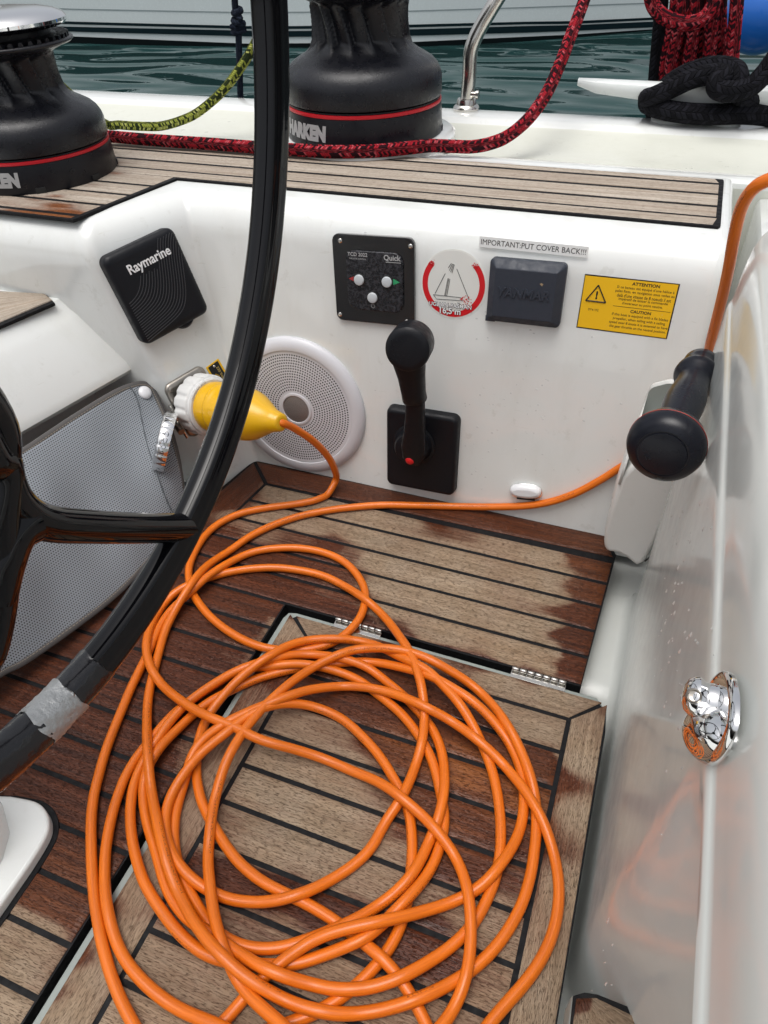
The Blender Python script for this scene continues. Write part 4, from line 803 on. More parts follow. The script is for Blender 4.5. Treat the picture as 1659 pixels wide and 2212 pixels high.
# flat binding: ribbon following the edge
RV=[];n=len(hemp)
for i,p in enumerate(hemp):
    t=(hemp[min(i+1,n-1)]-hemp[max(i-1,0)]).normalized(); s_=CN.cross(t).normalized()
    if s_.dot((CL(120,1180)-p))<0: s_=-s_
    for a_,o_ in ((-.0012,-.0012),(-.0018,.0006),(-.0008,.0022),(.0062,.0022),(.0075,.0010)): RV.append(p+s_*a_+CN*o_)
Fc=[(i*5+j,(i+1)*5+j,(i+1)*5+j+1,i*5+j+1) for i in range(n-1) for j in range(4)]
addin(mk('hem',RV,Fc,M_HEM,None,True,None),curtain)
st_=[]
for k in range(2,n-2,1):
    for f_ in (.1,.6):
        p=hemp[k].lerp(hemp[k+1],f_); q=hemp[k].lerp(hemp[k+1],min(1,f_+.3)); t=(q-p); s_=CN.cross(t).normalized()
        if s_.dot((CL(120,1180)-p))<0: s_=-s_
        st_.append((p+s_*.0048+CN*.0026,q+s_*.0048+CN*.0026))
SV=[];SF=[]
for p,q in st_:
    t=(q-p).normalized(); s_=CN.cross(t)*.0004; b_=len(SV); SV+=[p-s_,q-s_,q+s_,p+s_]; SF.append((b_,b_+1,b_+2,b_+3))
tag(addin(mk('stitching',SV,SF,mat('thread',(.32,.27,.21),.8),None,False),curtain),kind='stuff')
# sewn seam line down the sheet
P=[CL(x,y,.018*math.sin(math.pi*min(1,max(0,(y-835)/300)))+.003) for x,y in [(281,835),(296,860),(305,900),(318,960),(338,1020),(362,1085),(384,1125)]]
addin(tube('seam',spline(P,5),.0009,mat('seam_grey',(.07,.08,.09),.7),None,6),curtain)
sc0=CL(313,848,.004)
addin(lathe('snap_cap',[(.0105,0),(.0102,.002),(.008,.0045),(.004,.0058),(0,.006)],M_WHITEPL,None,28,M=basis(sc0,ex,ey if ey.z>0 else -ey,CN)),curtain)
# ---------------- things fixed to the back wall ----------------
def on_wall(name,c,label,cat,plane='W',off=0.):
    if plane=='W': M,w_,h_=fitquad(WP+WN*off,WN,c)
    else: M,w_,h_=fitquad(np.array(B1)+np.array(DN)*off,np.array(DN),c)
    M=M@Matrix.Translation((0,0,-off)) if off else M
    e=empty(name,label=label,cat=cat,mat=M); return e,M,w_,h_
def lc(M,x,y,off=0.):   # pixel -> local coordinates on the plane z=off of frame M
    o=M@Vector((0,0,off)); n=M.to_3x3()@Vector((0,0,1)); p=PL(x,y,np.array(o),np.array(n)); return M.inverted()@p
def screw(par,x,y,z,r=.0032,m_=M_STEEL):
    o=lathe('screw',[(r,z),(r*.97,z+.0009),(r*.7,z+.0016),(r*.42,z+.0018),(r*.36,z+.0010),(0,z+.0010)],m_,par,20,M=Matrix.Translation((x,y,0))); return o
# thruster panel
e,M,w_,h_=on_wall('thruster_panel',[(722,504),(905,515),(885,706),(722,690)],'square glossy black thruster control panel with three pale buttons, held by four screws','control panel',off=.006)
M_PGL=mat('panel_gloss',(.005,.005,.006),.06,coat=1,coatr=.02)
plate('back_plate',rrect(w_,h_,.010),0,.006,M_PGL,e,.001)
ml=[lc(M,*q,.007) for q in [(750,538),(875,546),(868,677),(752,668)]]; mc=sum(ml,Vector())/4; mw=((ml[1]-ml[0]).x+(ml[2]-ml[3]).x)/2; mh=((ml[0]-ml[3]).y+(ml[1]-ml[2]).y)/2
Mt=Matrix.Translation((mc.x,mc.y,0))
def satin(name,col):
    m=mat(name,col,.3,spec=.5); nb=NB(m); tc=nb.n('ShaderNodeTexCoord').outputs['Object']; n=nb.ramp(nb.noise(tc,260,5,.7),.45,.7)
    nb.l(nb.mix(n,col,(col[0]*5,col[1]*5,col[2]*5)),nb.p.inputs['Base Color']); nb.l(nb.ramp(n,0,1,.2,.6),nb.p.inputs['Roughness']); return m
M_SAT=satin('keypad_face',(.010,.010,.012))
poly=[(x*(1+.0*y),y*(1-.035*math.cos(x/mw*math.pi))) for x,y in rrect(mw,mh,.015,8)]
plate('keypad',poly,.005,.0095,M_SAT,e,.0015,M=Mt)
for (px,py) in [(776,604.5),(836,609),(805,643)]:
    q=lc(M,px,py,.010)
    lathe('button',[(.0090,.0094),(.0088,.0100),(.0080,.0104)],M_INK,e,28,M=Matrix.Translation((q.x,q.y,0)))
    lathe('button',[(.0074,.0102),(.0074,.0118),(.0066,.0128),(.0045,.0133),(0,.0134)],M_BTN,e,28,M=Matrix.Translation((q.x,q.y,0)))
def flat(nm,pts,z,m_,par,t=.0002): return mk(nm,[(x,y,z) for x,y in pts]+[(x,y,z+t) for x,y in pts],[tuple(range(len(pts),2*len(pts)))]+[(i,(i+1)%len(pts),len(pts)+(i+1)%len(pts),len(pts)+i) for i in range(len(pts))],m_,par,False)
q=lc(M,761,602,.0095); flat('arrow_mark',[(q.x-.0055,q.y),(q.x+.0045,q.y-.0042),(q.x+.0045,q.y+.0042)],.0096,mat('red_mark',(.35,.03,.03),.5),e)
q=lc(M,856,609.5,.0095); flat('arrow_mark',[(q.x+.0055,q.y),(q.x-.0045,q.y-.0042),(q.x-.0045,q.y+.0042)],.0096,M_GREEN,e)
q=lc(M,772,550,.0095); text('lettering','TCD 2022',.0068,M_SILV,e,(q.x,q.y,.0097),bold=.00012); text('lettering','THRUSTER CONTROL',.0026,M_SILV,e,(q.x,q.y-.0056,.0097))
q=lc(M,848,558,.0095); text('lettering','Quick',.0098,M_SILV,e,(q.x-.001,q.y,.0097),bold=.00022); flat('underline',[(q.x-.010,q.y-.0060),(q.x+.012,q.y-.0060),(q.x+.012,q.y-.0052),(q.x-.010,q.y-.0052)],.0096,M_SILV,e)
q=lc(M,806,661,.0095); P=[Vector((q.x+.0026*math.sin(a_),q.y+.0026*math.cos(a_),.0098)) for a_ in np.linspace(.6,2*math.pi-.6,18)]
tube('power_mark',P,.00032,M_SILV,e,6); tube('power_mark',[Vector((q.x,q.y+.0005,.0098)),Vector((q.x,q.y+.0036,.0098))],.00032,M_SILV,e,6)
for (px,py) in [(735,520),(887,532),(735,679),(878.6,695)]:
    q=lc(M,px,py,.006); screw(e,q.x,q.y,.0058)
# round sticker
e,M,w_,h_=on_wall('round_sticker',[(909,540),(1052,548),(1046,690),(909,680)],'round white and red sticker with a sailing boat drawing and 16,5 m','sticker')
c=lc(M,979.5,615); Rs=(lc(M,1051,618)-lc(M,908,610)).length/2
Ms=Matrix.Translation((c.x,c.y,0))
lathe('film',[(Rs,0),(Rs,.0003),(0,.0003)],M_CLEAR,e,72,M=Ms); lathe('white_face',[(Rs*.965,.0003),(Rs*.965,.0005),(0,.0005)],mat('sticker_face',(.74,.74,.70),.4),e,72,M=Ms)
def arcband(r0,r1,a0,a1,z,m_,nm,par,Mx,rag=0):
    V=[];Fc=[];n=70
    for i in range(n+1):
        a_=math.radians(a0+(a1-a0)*i/n)
        for r_ in (r0,r1):
            j=random.uniform(-1,1)*rag if (i<3 or i>n-3) else random.uniform(-1,1)*rag*.05
            V.append(Mx@Vector((r_*math.cos(a_+j),r_*math.sin(a_+j),z)))
    for i in range(n): Fc.append((2*i,2*i+1,2*i+3,2*i+2))
    return mk(nm,V,Fc,m_,par,False,flip=False)
arcband(Rs*.78,Rs*.945,140,400,.0007,M_STKR,'red_band',e,Ms,.05)
for k in range(46):   # flaked red print
    a_=math.radians(random.gauss(300,10)); r_=Rs*random.uniform(.55,.86); s_=random.uniform(.0006,.002)
    cx_,cy_=c.x+r_*math.cos(a_),c.y+r_*math.sin(a_); flat('red_flake',[(cx_+s_*random.uniform(.4,1)*math.cos(t),cy_+s_*random.uniform(.4,1)*math.sin(t)) for t in np.linspace(0,5.2,5)],.00075,M_STKR,e,.0001) if k<0 else None
FV=[];FF=[]
for k in range(150):
    g=random.random()
    if g<.5: a_=math.radians(random.gauss(308,7)); r_=Rs*random.uniform(.45,.95)
    elif g<.75: a_=math.radians(random.gauss(139,3)); r_=Rs*random.uniform(.79,.94)
    else: a_=math.radians(random.gauss(41,3)); r_=Rs*random.uniform(.79,.94)
    s_=random.uniform(.0005,.0016); cx_,cy_=c.x+r_*math.cos(a_),c.y+r_*math.sin(a_); b_=len(FV)
    for t in np.linspace(0,5.2,5): FV.append((cx_+s_*random.uniform(.4,1)*math.cos(t),cy_+s_*random.uniform(.4,1)*math.sin(t),.0009))
    FF.append(tuple(range(b_,b_+5)))
tag(mk('red_flakes',FV,FF,M_STKR,e,False,flip=False),kind='stuff')
k_=.5425; c5=lambda x,y: ((1100+x*k_)/1.8517,(850+y*k_)/1.8517)
for ln in [[(1168,605),(1190,637),(1385,650)],[(1168,605),(1375,628)],[(1275,485),(1250,612)],[(1282,487),(1257,613)],[(1290,490),(1266,614)],[(1255,450),(1180,597)],[(1340,415),(1432,645)],[(1300,375),(1278,408)],[(1308,378),(1286,428)],[(1316,380),(1295,440)],[(1322,384),(1305,446)]]:
    P=[lc(M,*c5(*q),.0008) for q in ln]; tube('drawing_line',P,.00034,M_INK,e,4)
q=lc(M,*c5(1293,684)); tx=Rs*1.30
def fit_text(nm,s,width,m_,par,loc,z,size_h,**k):
    o=text(nm,s,1.0,m_,par,(0,0,0),**k); xs_=[v.co.x for v in o.data.vertices]; ys_=[v.co.y for v in o.data.vertices]
    w0=max(xs_)-min(xs_); cx_=(max(xs_)+min(xs_))/2; cy_=(max(ys_)+min(ys_))/2; sx=width/w0; sy=size_h/(max(ys_)-min(ys_)) if size_h else sx
    o.data.transform(Matrix.Translation((loc[0],loc[1],z))@Matrix.Rotation(loc[2] if len(loc)>2 else 0,4,'Z')@Matrix.Diagonal((sx,sy,.0002,1))@Matrix.Translation((-cx_,-cy_,0))); return o
fit_text('lettering','UGLJAN-PAŠMAN',tx*1.02,M_INK,e,(q.x,q.y,-.03),.0010,.0095,bold=.06,ext=.5); fit_text('lettering','UGLJAN-PAŠMAN',tx,M_WPRINT,e,(q.x,q.y,-.03),.0013,.0084,bold=.015,ext=.5)
q=lc(M,*c5(1293,727)); fit_text('lettering','16,5 m',Rs*.66,M_INK,e,(q.x,q.y,-.03),.0010,.0118,bold=.07,ext=.5); fit_text('lettering','16,5 m',Rs*.64,M_WPRINT,e,(q.x,q.y,-.03),.0013,.0105,bold=.02,ext=.5)
# label strip
e,M,w_,h_=on_wall('label_strip',[(1036,509.5),(1273,533),(1268,557),(1035,533)],'narrow white label strip with black capitals above the grey cover','label')
plate('strip',rrect(w_,h_,.001,2),0,.0004,mat('label_white',(.80,.81,.80),.35),e,.0001,1)
fit_text('lettering','IMPORTANT:PUT COVER BACK!!!',w_*.965,M_INK,e,(0,0),.0005,h_*.50,ext=.3)
# engine panel cover
e,M,w_,h_=on_wall('panel_cover',[(1064,556),(1228,571),(1206,709),(1046,691)],'slate grey plastic cover with raised lettering below the label strip','panel cover',off=.008)
rr=rrect(w_,h_,.006,5)
plate('shell',rr,0,.02,M_GREYPL,e,auto=12,rr=(w_,h_,.006,5),top=[(0,0),(0,.008),(.0008,.0092),(.0095,.0175),(.0105,.0180)])
box('latch_tab',(-w_/2-.001,-h_/2-.001,0),(-w_/2+.012,-h_/2+.006,.010),M_GREYPL,e,.002)
fit_text('lettering','YANMAR',w_*.68,M_GREYPL,e,(-.0005,.002),.0183,h_*.145,bold=.02,ext=6,shear=.18)
mk('chip',[(w_*.19,h_*.20,.0182),(w_*.215,h_*.215,.0182),(w_*.24,h_*.20,.0182),(w_*.225,h_*.165,.0182)],[(0,1,2,3)],mat('chip_tan',(.30,.22,.13),.7),e,False)
# warning sticker
e,M,w_,h_=on_wall('warning_sticker',[(1264,592),(1469,613),(1441,733),(1244.5,707)],'yellow rectangular warning sticker with a black border and two paragraphs of small print','sticker')
plate('border',rrect(w_,h_,.0006,2),0,.0003,M_INK,e,.0001,1); 
yel=inset(rrect(w_,h_,.0006,2),.0014); yel=[(x+random.uniform(-.0003,.0003),y+random.uniform(-.0003,.0003)) for x,y in yel]
flat('face',yel,.00035,M_STKY,e,.0001)
uv_=lambda u_,v_: ((u_-.5)*w_,(.5-v_)*h_)
def ln(s,u_,v_,wd,hh,b=.0): x,y=uv_(u_,v_); fit_text('lettering',s,wd*w_,M_INK,e,(x,y),.0005,hh*h_,bold=b,ext=.3)
ln('ATTENTION',.66,.082,.29,.058,.03)
for s,v_,wd in [("Si ce bateau est équipé d'une hélice à",.165,.60),("pales fixes, en navigation sous voiles au",.235,.62),("delà d'une vitesse de 8 noeuds il est",.305,.57),("impératif de laisser la commande",.375,.52),("d'inverseur au point neutre.",.445,.43)]: ln(s,.665,v_,wd,.062,.004)
x0,y0=uv_(.36,.505);x1,y1=uv_(.97,.512); flat('rule',[(x0,y1),(x1,y1),(x1,y0),(x0,y0)],.0005,M_INK,e,.0001)
ln('CAUTION',.665,.575,.22,.056,.03)
for s,v_,wd in [('If this boat is equiped with a fix blades',.66,.60),('propeller, when sailing with a sailing',.735,.56),('speed over 8 knots it is essential to have',.81,.63),('the gear throttle on the neutral position.',.885,.61)]: ln(s,.665,v_,wd,.062,.004)
ln('074192',.155,.625,.115,.042)
tr=[Vector((*uv_(.165,.17),.0007)),Vector((*uv_(.275,.47),.0007)),Vector((*uv_(.055,.47),.0007))]
for i in range(3): tube('warning_triangle',[tr[i],tr[(i+1)%3]],.00085,M_INK,e,5)
ln('!',.165,.355,.022,.155,.06)
# a few water drops on the back wall
Vd=[];Fd=[]
for i in range(90):
    px,py=random.uniform(720,1500),random.uniform(500,1060)
    if i>40: px,py=random.gauss(1000,120),random.gauss(900,110)
    if 820<px<1000 and py>690: px+=190
    c=W_(px,py,.0002); sx_,sy_=random.uniform(.0008,.0026),random.uniform(.0006,.0016); b_=len(Vd)
    for t in range(8):
        a_=2*math.pi*t/8; Vd.append(c+Vector((1,0,0))*(sx_*math.cos(a_))+Vector((0,s8,c8))*(sy_*math.sin(a_)-.0004*abs(math.cos(a_)))-Vector(WN)*.0004)
    Vd.append(c+Vector(WN)*.0005); Fd+=[(b_+k,b_+(k+1)%8,b_+8) for k in range(8)]
tag(mk('water_drops',Vd,Fd,M_DROP,coam,True,None),kind='stuff')
# speaker
sc_=W_(645,879); Mspk=basis(sc_,(1,0,0),(0,s8,c8),WN); RS=(W_(790,905)-sc_).length
spk=empty('speaker',label='round white loudspeaker with a perforated grille, behind the yellow plug',cat='speaker',mat=Mspk)
lathe('rim',[(RS,0),(RS,.003),(RS*.985,.006),(RS*.93,.0095),(RS*.87,.0105),(RS*.835,.0100),(RS*.828,.0085)],M_GREYW,spk,96,closed_top=False)
lathe('cone',[(RS*.83,.004),(0,.004)],M_INK,spk,48)
r_in,r_out=RS*.225,RS*.828; V=[];Fc=[]; pitch=.0042; zf=lambda r:.0088-.0010*((r/r_out)**2)
nr=int((r_out-r_in)/pitch); 
for i in range(nr):
    ra=r_in+(r_out-r_in)*i/nr; rb=r_in+(r_out-r_in)*(i+1)/nr; rm_=(ra+rb)/2; na=int(2*math.pi*rm_/pitch)
    for k in range(na):
        a0=2*math.pi*(k+(i%2)*.5)/na; a1=2*math.pi*(k+1+(i%2)*.5)/na; am=(a0+a1)/2; hr=pitch*.33; b_=len(V)
        solid=(i==0 or i==nr-1)
        oc=[(ra,a0),(ra,am),(ra,a1),(rm_,a1),(rb,a1),(rb,am),(rb,a0),(rm_,a0)]
        for r_,a_ in oc: V.append((r_*math.cos(a_),r_*math.sin(a_),zf(r_)))
        if solid: Fc.append(tuple(range(b_,b_+8))); continue
        for r_,a_ in oc:
            px_,py_=r_*math.cos(a_)-rm_*math.cos(am),r_*math.sin(a_)-rm_*math.sin(am); l_=math.hypot(px_,py_)
            V.append((rm_*math.cos(am)+px_/l_*hr,rm_*math.sin(am)+py_/l_*hr,zf(rm_)))
        for q in range(8): Fc.append((b_+q,b_+(q+1)%8,b_+8+(q+1)%8,b_+8+q))
tag(mk('grille',V,Fc,M_GREYW,spk,False,flip=False),'fine perforated grey white grille',kind='stuff')
lathe('tweeter_ring',[(RS*.235,.0078),(RS*.235,.0100),(RS*.222,.0106),(RS*.200,.0104),(RS*.195,.0092)],M_GREYW,spk,48,closed_top=False)
def gauze():
    m=mat('tweeter_gauze',(.12,.11,.11),.45,.5); nb=NB(m); tc=nb.n('ShaderNodeTexCoord').outputs['Object']; sp=nb.n('ShaderNodeSeparateXYZ'); nb.l(mapping(nb,tc,(900,900,900)),sp.inputs[0])
    fx=nb.math('SUBTRACT',nb.math('FRACT',sp.outputs[0]),.5); fy=nb.math('SUBTRACT',nb.math('FRACT',sp.outputs[1]),.5); d=nb.math('ADD',nb.math('MULTIPLY',fx,fx),nb.math('MULTIPLY',fy,fy))
    nb.l(nb.mix(nb.ramp(d,.05,.12),(.02,.018,.018),(.34,.31,.30)),nb.p.inputs['Base Color']); return m
lathe('tweeter_dome',[(RS*.197,.0088),(RS*.15,.0105),(RS*.08,.0114),(0,.0117)],gauze(),spk,40)
# throttle
e,M,w_,h_=on_wall('throttle_lever',[(834,879),(993,905),(978,1075),(831,1047)],'black engine throttle lever with round knob and small red button, on the back wall','throttle',off=.016)
bp_=[(x*(1+.055*(1-(y/h_+.5))*0+.0),y) for x,y in rrect(w_,h_,.011,6)]
plate('base_plate',bp_,0,.02,M_PLAS,e,top=[(0,0),(.0008,.010),(.002,.0135),(.0045,.0158),(.007,.0162)])
h0=lc(M,893,962,.02)
lathe('hub',[(.030,.0155),(.030,.019),(.027,.024),(.0265,.033),(.024,.037),(.018,.0385),(0,.0385)],M_PLAS,e,48,M=Matrix.Translation((h0.x,h0.y,0)))
lathe('hub_ring',[(.033,.0155),(.0335,.018),(.031,.0195)],M_PLAS,e,48,M=Matrix.Translation((h0.x,h0.y,0)))
b0=lc(M,887,992,.045); 
lathe('red_button',[(.0078,.030),(.0078,.046),(.0068,.0495),(.0045,.0515),(0,.052)],mat('red_plastic',(.62,.012,.015),.35),e,28,M=Matrix.Translation((b0.x,b0.y,0)))
def arm(nm,pts,m_,pw):   # pts (px,py,off,halfwidth,halfdepth)
    V=[];Fc=[];K=20
    C_=[(lc(M,x,y,o),a_,b2) for x,y,o,a_,b2 in pts]
    for i,(p,a_,b2) in enumerate(C_):
        t=(C_[min(i+1,len(C_)-1)][0]-C_[max(i-1,0)][0]).normalized(); ex_=Vector((1,0,0)); ex_=(ex_-t*ex_.dot(t)).normalized(); ez_=ex_.cross(t)
        for k in range(K):
            an=2*math.pi*k/K; V.append(p+ex_*(a_*math.copysign(abs(math.cos(an))**pw,math.cos(an)))+ez_*(b2*math.copysign(abs(math.sin(an))**pw,math.sin(an))))
    for i in range(len(C_)-1):
        for k in range(K): Fc.append((i*K+k,i*K+(k+1)%K,(i+1)*K+(k+1)%K,(i+1)*K+k))
    Fc.append(tuple(range(K))); Fc.append(tuple((len(C_)-1)*K+k for k in range(K)))
    return mk(nm,V,Fc,m_,e,True,50)
arm('lever_arm',[(893,1000,.040,.010,.006),(893,990,.042,.017,.008),(894,965,.045,.0195,.010),(896,935,.050,.0165,.010),(897,900,.055,.0145,.010),(897,860,.061,.0135,.010),(896,840,.064,.013,.010)],M_PLAS,.75)
arm('lever_boot',[(897,866,.0605,.0165,.013),(896,862,.061,.0175,.0145),(893,845,.064,.0172,.015),(889,815,.069,.0190,.015),(884,785,.075,.0225,.016),(883,772,.077,.0245,.017),(883,764,.077,.0235,.016)],M_PLAS,.8)
k0=lc(M,879,757,.104); k1=lc(M,894,734,.055)
ax_=(k0-k1).normalized(); L_=(k0-k1).length; Mk=basis(k1,*[v for v in (ax_.orthogonal().normalized(),ax_.cross(ax_.orthogonal().normalized()))],ax_)
lathe('knob',[(.0,0),(.022,0),(.027,.004),(.0298,.010),(.0300,L_-.007),(.0292,L_-.003),(.026,L_),(.020,L_+.001),(0,L_+.0015)],M_PLAS,e,56,M=Mk)
for i in range(3):
    for j in range(5):
        q=Vector((-.020+.0065*i+.003*(j%2),.012-.0065*j,L_+.0012)); 
        # small grip studs on the knob face
        ex2=Mk.to_3x3().inverted()@Vector((1,0,0)); ey2=Mk.to_3x3().inverted()@Vector((0,1,0)); ex2.z=0; ey2.z=0; ex2.normalize(); ey2.normalize()
        qq=ex2*q.x+ey2*q.y; lathe('grip_stud',[(.0012,L_+.0005),(.0010,L_+.0018),(0,L_+.0021)],M_PLAS,e,8,M=Mk@Matrix.Translation((qq.x,qq.y,0)))
# courtesy light
e,M,w_,h_=on_wall('courtesy_light',[(1102,1040),(1172,1046),(1172,1080),(1102,1074)],'small oval white courtesy light low on the back wall','light')
pl_=[(w_/2*math.cos(t),h_*.52*math.sin(t)) for t in np.linspace(0,2*math.pi,40,endpoint=False)]
pl_=[(math.copysign(abs(math.cos(t))**.75,math.cos(t))*w_*.5,math.copysign(abs(math.sin(t))**.85,math.sin(t))*h_*.5) for t in np.linspace(0,2*math.pi,48,endpoint=False)]
plate('lens_louvre',pl_,0,.004,M_CHROME,e,.002,3)
ho=[(x*.96,y*.80+h_*.085) for x,y in pl_]
plate('hood',ho,.002,.012,M_WHITEPL,e,top=[(0,.002),(0,.007),(.001,.0095),(.003,.0115),(.006,.0125)])
for k in range(4): box('louvre_slot',(-w_*.28,-h_*.36-.0012*k,.0035),(w_*.28,-h_*.36-.0012*k+.0005,.0047),M_INK,e,.0001)
# ---------------- things on the diagonal wall ----------------
e,M,w_,h_=on_wall('display_cover',[(216,553),(378,492),(452,668),(320,755)],'black square instrument cover with wavy ridges and white lettering','instrument cover','D',off=.02)
rr=rrect(w_,h_,.012,6)
plate('shell',rr,0,.02,M_PLAS,e,rr=(w_,h_,.012,6),top=[(0,0),(0,.013),(.001,.0158),(.004,.0188),(.008,.0200),(.012,.0203)])
fx,fy=w_/2-.006,h_/2-.006
for k in range(17):
    yl=-.02-.030*k; xc=-.10+.033*k; D_a=.62+.012*k; pts=[]
    for i in range(60):
        x=-.5+i/59.; y=yl+D_a/(1+math.exp(-(x-xc)/.085)); y=y+ .16*(x+.5)
        if y>.5 or (y>.22 and x<.12) : break
        pts.append(Vector((x*2*fx,y*2*fy,.0204)))
    pts=[p for p in pts if p.y>-fy]
    if len(pts)>6: tube('ridge',pts,.00055,mat('ridge_grey',(.045,.045,.05),.45) if k==0 else bpy.data.materials['ridge_grey'],e,5)
for k in range(12):
    yy_=fy-.008-.0085*k; box('edge_notch',(w_/2-.002,yy_,.004),(w_/2+.0004,yy_+.0012,.0135),M_INK,e,.0002)
q=lc(M,324,564,.021); fit_text('lettering','Raymarine',w_*.60,M_WPRINT,e,(q.x,q.y+.0,.02),.0208,.0175,bold=.018,ext=2)
lathe('release_tab',[(.020,.0),(.020,.010),(.017,.014),(0,.015)],M_PLAS,e,28,M=Matrix.Translation((w_*.14,-h_/2+.013,0)))
# shore power inlet
e,M,w_,h_=on_wall('power_inlet',[(356,838),(438,777),(486,905),(402,948)],'square steel shore power inlet on the slanted wall with its ribbed chrome cap hanging open','power inlet','D')
w_*=.98
plate('flange',rrect(w_,h_,.012,5),0,.006,M_STEELD,e,rr=(w_,h_,.012,5),top=[(0,0),(0,.003),(.001,.0048),(.003,.006),(.008,.0072)])
lathe('socket_ring',[(.0385,.006),(.038,.016),(.034,.018),(.030,.018),(.030,.009),(0,.009)],mat('socket_black',(.012,.012,.012),.5),e,48)
for sx_ in (-1,1):
    for sy_ in (-1,1): screw(e,sx_*(w_/2-.009),sy_*(h_/2-.010),.0062,.0045,M_STEELD)
SI=M
# chrome cap hanging from hinge at the lower left
hc=lc(M,385,905,.012)
for k in range(3): tube('hinge_barrel',[Vector((-w_/2-.004,-.014+.012*k,.008)),Vector((-w_/2-.004,-.004+.012*k,.008))],.0042,M_STEEL,e,14)
tube('hinge_arm',[Vector((-w_/2-.002,-.005,.008)),Vector((-w_/2-.013,-.012,.016)),Vector((-w_/2-.016,-.018,.030))],.0055,M_STEELD,e,10)
cc=lc(M,360,957,.040); nx=(M.to_3x3().inverted()@Vector((-.834,-.384,.383))).normalized()
Mc=basis(cc,nx.orthogonal().normalized(),nx.cross(nx.orthogonal().normalized()),nx)
lathe('cap',[(.0,.004),(.038,.004),(.0385,-.004),(.040,-.006),(.0465,-.006),(.0475,-.003),(.0475,.008),(.046,.0115),(.040,.0135),(.02,.0145),(0,.0145)],M_CHROME,e,120,M=Mc,disp=lambda r,z,an: r*(1-.035*max(0,math.cos(an*20))**3) if r>.044 else r,auto=70)
lathe('cap_gasket',[(.037,-.0035),(.037,.0),(0,.0)],mat('gasket',(.10,.095,.09),.6),e,48,M=Mc)
tube('spring_pin',[lc(M,378,896,.014),lc(M,405,945,.014)],.0032,M_STEEL,e,12)
# 230 V label
e,M2,w_,h_=on_wall('voltage_label',[(450,790),(477,770),(493,826),(467,846)],'small black and yellow 230 Volts warning label beside the power inlet','label','D')
plate('border',rrect(w_,h_,.0015,3),0,.0006,M_STKY,e,.0002,1); plate('face',rrect(w_*.76,h_*.90,.001,3),.0003,.0009,M_INK,e,.0001,1)
fit_text('lettering','230 Volts',h_*.60,mat('print_yellow',(.62,.45,.12),.5),e,(w_*.16,-h_*.02,-math.pi/2),.0010,w_*.17,ext=.3)
P=[Vector((-w_*.16+.0045*math.sin(t),-h_*.02+.0045*math.cos(t),.0011)) for t in (0,2.094,4.188,6.283)]
for i in range(3): tube('warning_triangle',[P[i],P[i+1]],.0004,M_STKY,e,4)
screw(e,0,h_*.36,.0009,.0022)
# ---------------- shore power cable with its yellow plug ----------------
S0=SI@Vector((0,0,.014)); L=.195; r0=Vector(ray(608,913)); dd=Vector(C0)-S0
aa=r0.dot(r0); bb=2*r0.dot(dd); c_=dd.dot(dd)-L*L; disc=bb*bb-4*aa*c_
nW=SI.to_3x3()@Vector((0,0,1))
if disc<0: TIP=Vector(C0)+r0*(-bb/(2*aa))
else:
    cand=[Vector(C0)+r0*((-bb+s_*math.sqrt(disc))/(2*aa)) for s_ in (-1,1)]; TIP=max(cand,key=lambda p:(p-S0).normalized().dot(nW))
print('TIP',TIP,'S0',S0,'dot',(TIP-S0).normalized().dot(nW))
ax=(TIP-S0).normalized(); L=(TIP-S0).length; o1=ax.orthogonal().normalized(); MP=basis(S0,o1,ax.cross(o1),ax)
cab=empty('shore_power_cable',TIP,'long orange shore power cable coiled on the floor hatch, plugged in with a yellow plug','power cable')
k=L/.195
lathe('locking_ring',[(.038,.000),(.0475,.001),(.0485,.005),(.0485,.026),(.047,.030),(.043,.0325),(.036,.034)],mat('ring_grey',(.62,.62,.61),.45),None,160,M=MP,disp=lambda r,z,an: r*(1-.055*max(0,-math.cos(an*14))**1.5) if r>.044 and z<.029 else r,auto=60)
o=bpy.data.objects['locking_ring']; addin(o,cab)
addin(lathe('ring_lip',[(.0445,.030),(.0445,.036),(.042,.038),(.036,.038)],bpy.data.materials['ring_grey'],None,80,M=MP),cab)
addin(lathe('plug_body',[(.036,.030),(.0385,.036),(.0395,.044),(.0395,.052),(.0375,.056),(.0375,.060),(.0395,.062),(.0400,.066),(.0385,.070),(.0370,.074),(.0365,.100),(.0375,.106)],M_YEL,None,90,M=MP,disp=lambda r,z,an: r*(1+(.022 if (.071<z<.104 and math.cos(an*7)>.72) else 0)),auto=50),cab)
addin(lathe('strain_boot',[(.0375,.104),(.0395,.108),(.0395,.118),(.0385,.126),(.035,.138),(.029,.151),(.022,.165),(.0165,.178*1.0),(.0150,.186),(.0135,.1875),(.0132,.194),(.0100,.1965),(.006,.1965)],M_YEL,None,72,M=MP,auto=50),cab)
cu=text('lettering','FOR MARINCO',.0060,mat('ring_print',(.45,.45,.44),.5),None,ext=.0001)
for v in cu.data.vertices:
    an=1.2+v.co.x/.0446; r_=.0412+v.co.y; v.co=MP@Vector((r_*math.cos(an),r_*math.sin(an),.0382))
addin(cu,cab)
CR=.0057
raw=[tuple(int(t)/5000 for t in s.split(',')) for s in CAB.split()]
raw=[Vector(p) for p in raw]
zt=TIP.z
lead=[TIP-ax*.015,TIP]
hz=[(628,921,.93),(650,934,.83),(672,949,.72),(695,970,.56),(713,993,.40),(723,1015,.25),(726,1035,.11)]
pl0=[F(x,y,zt*f_) for x,y,f_ in hz]
pre=lead+pl0
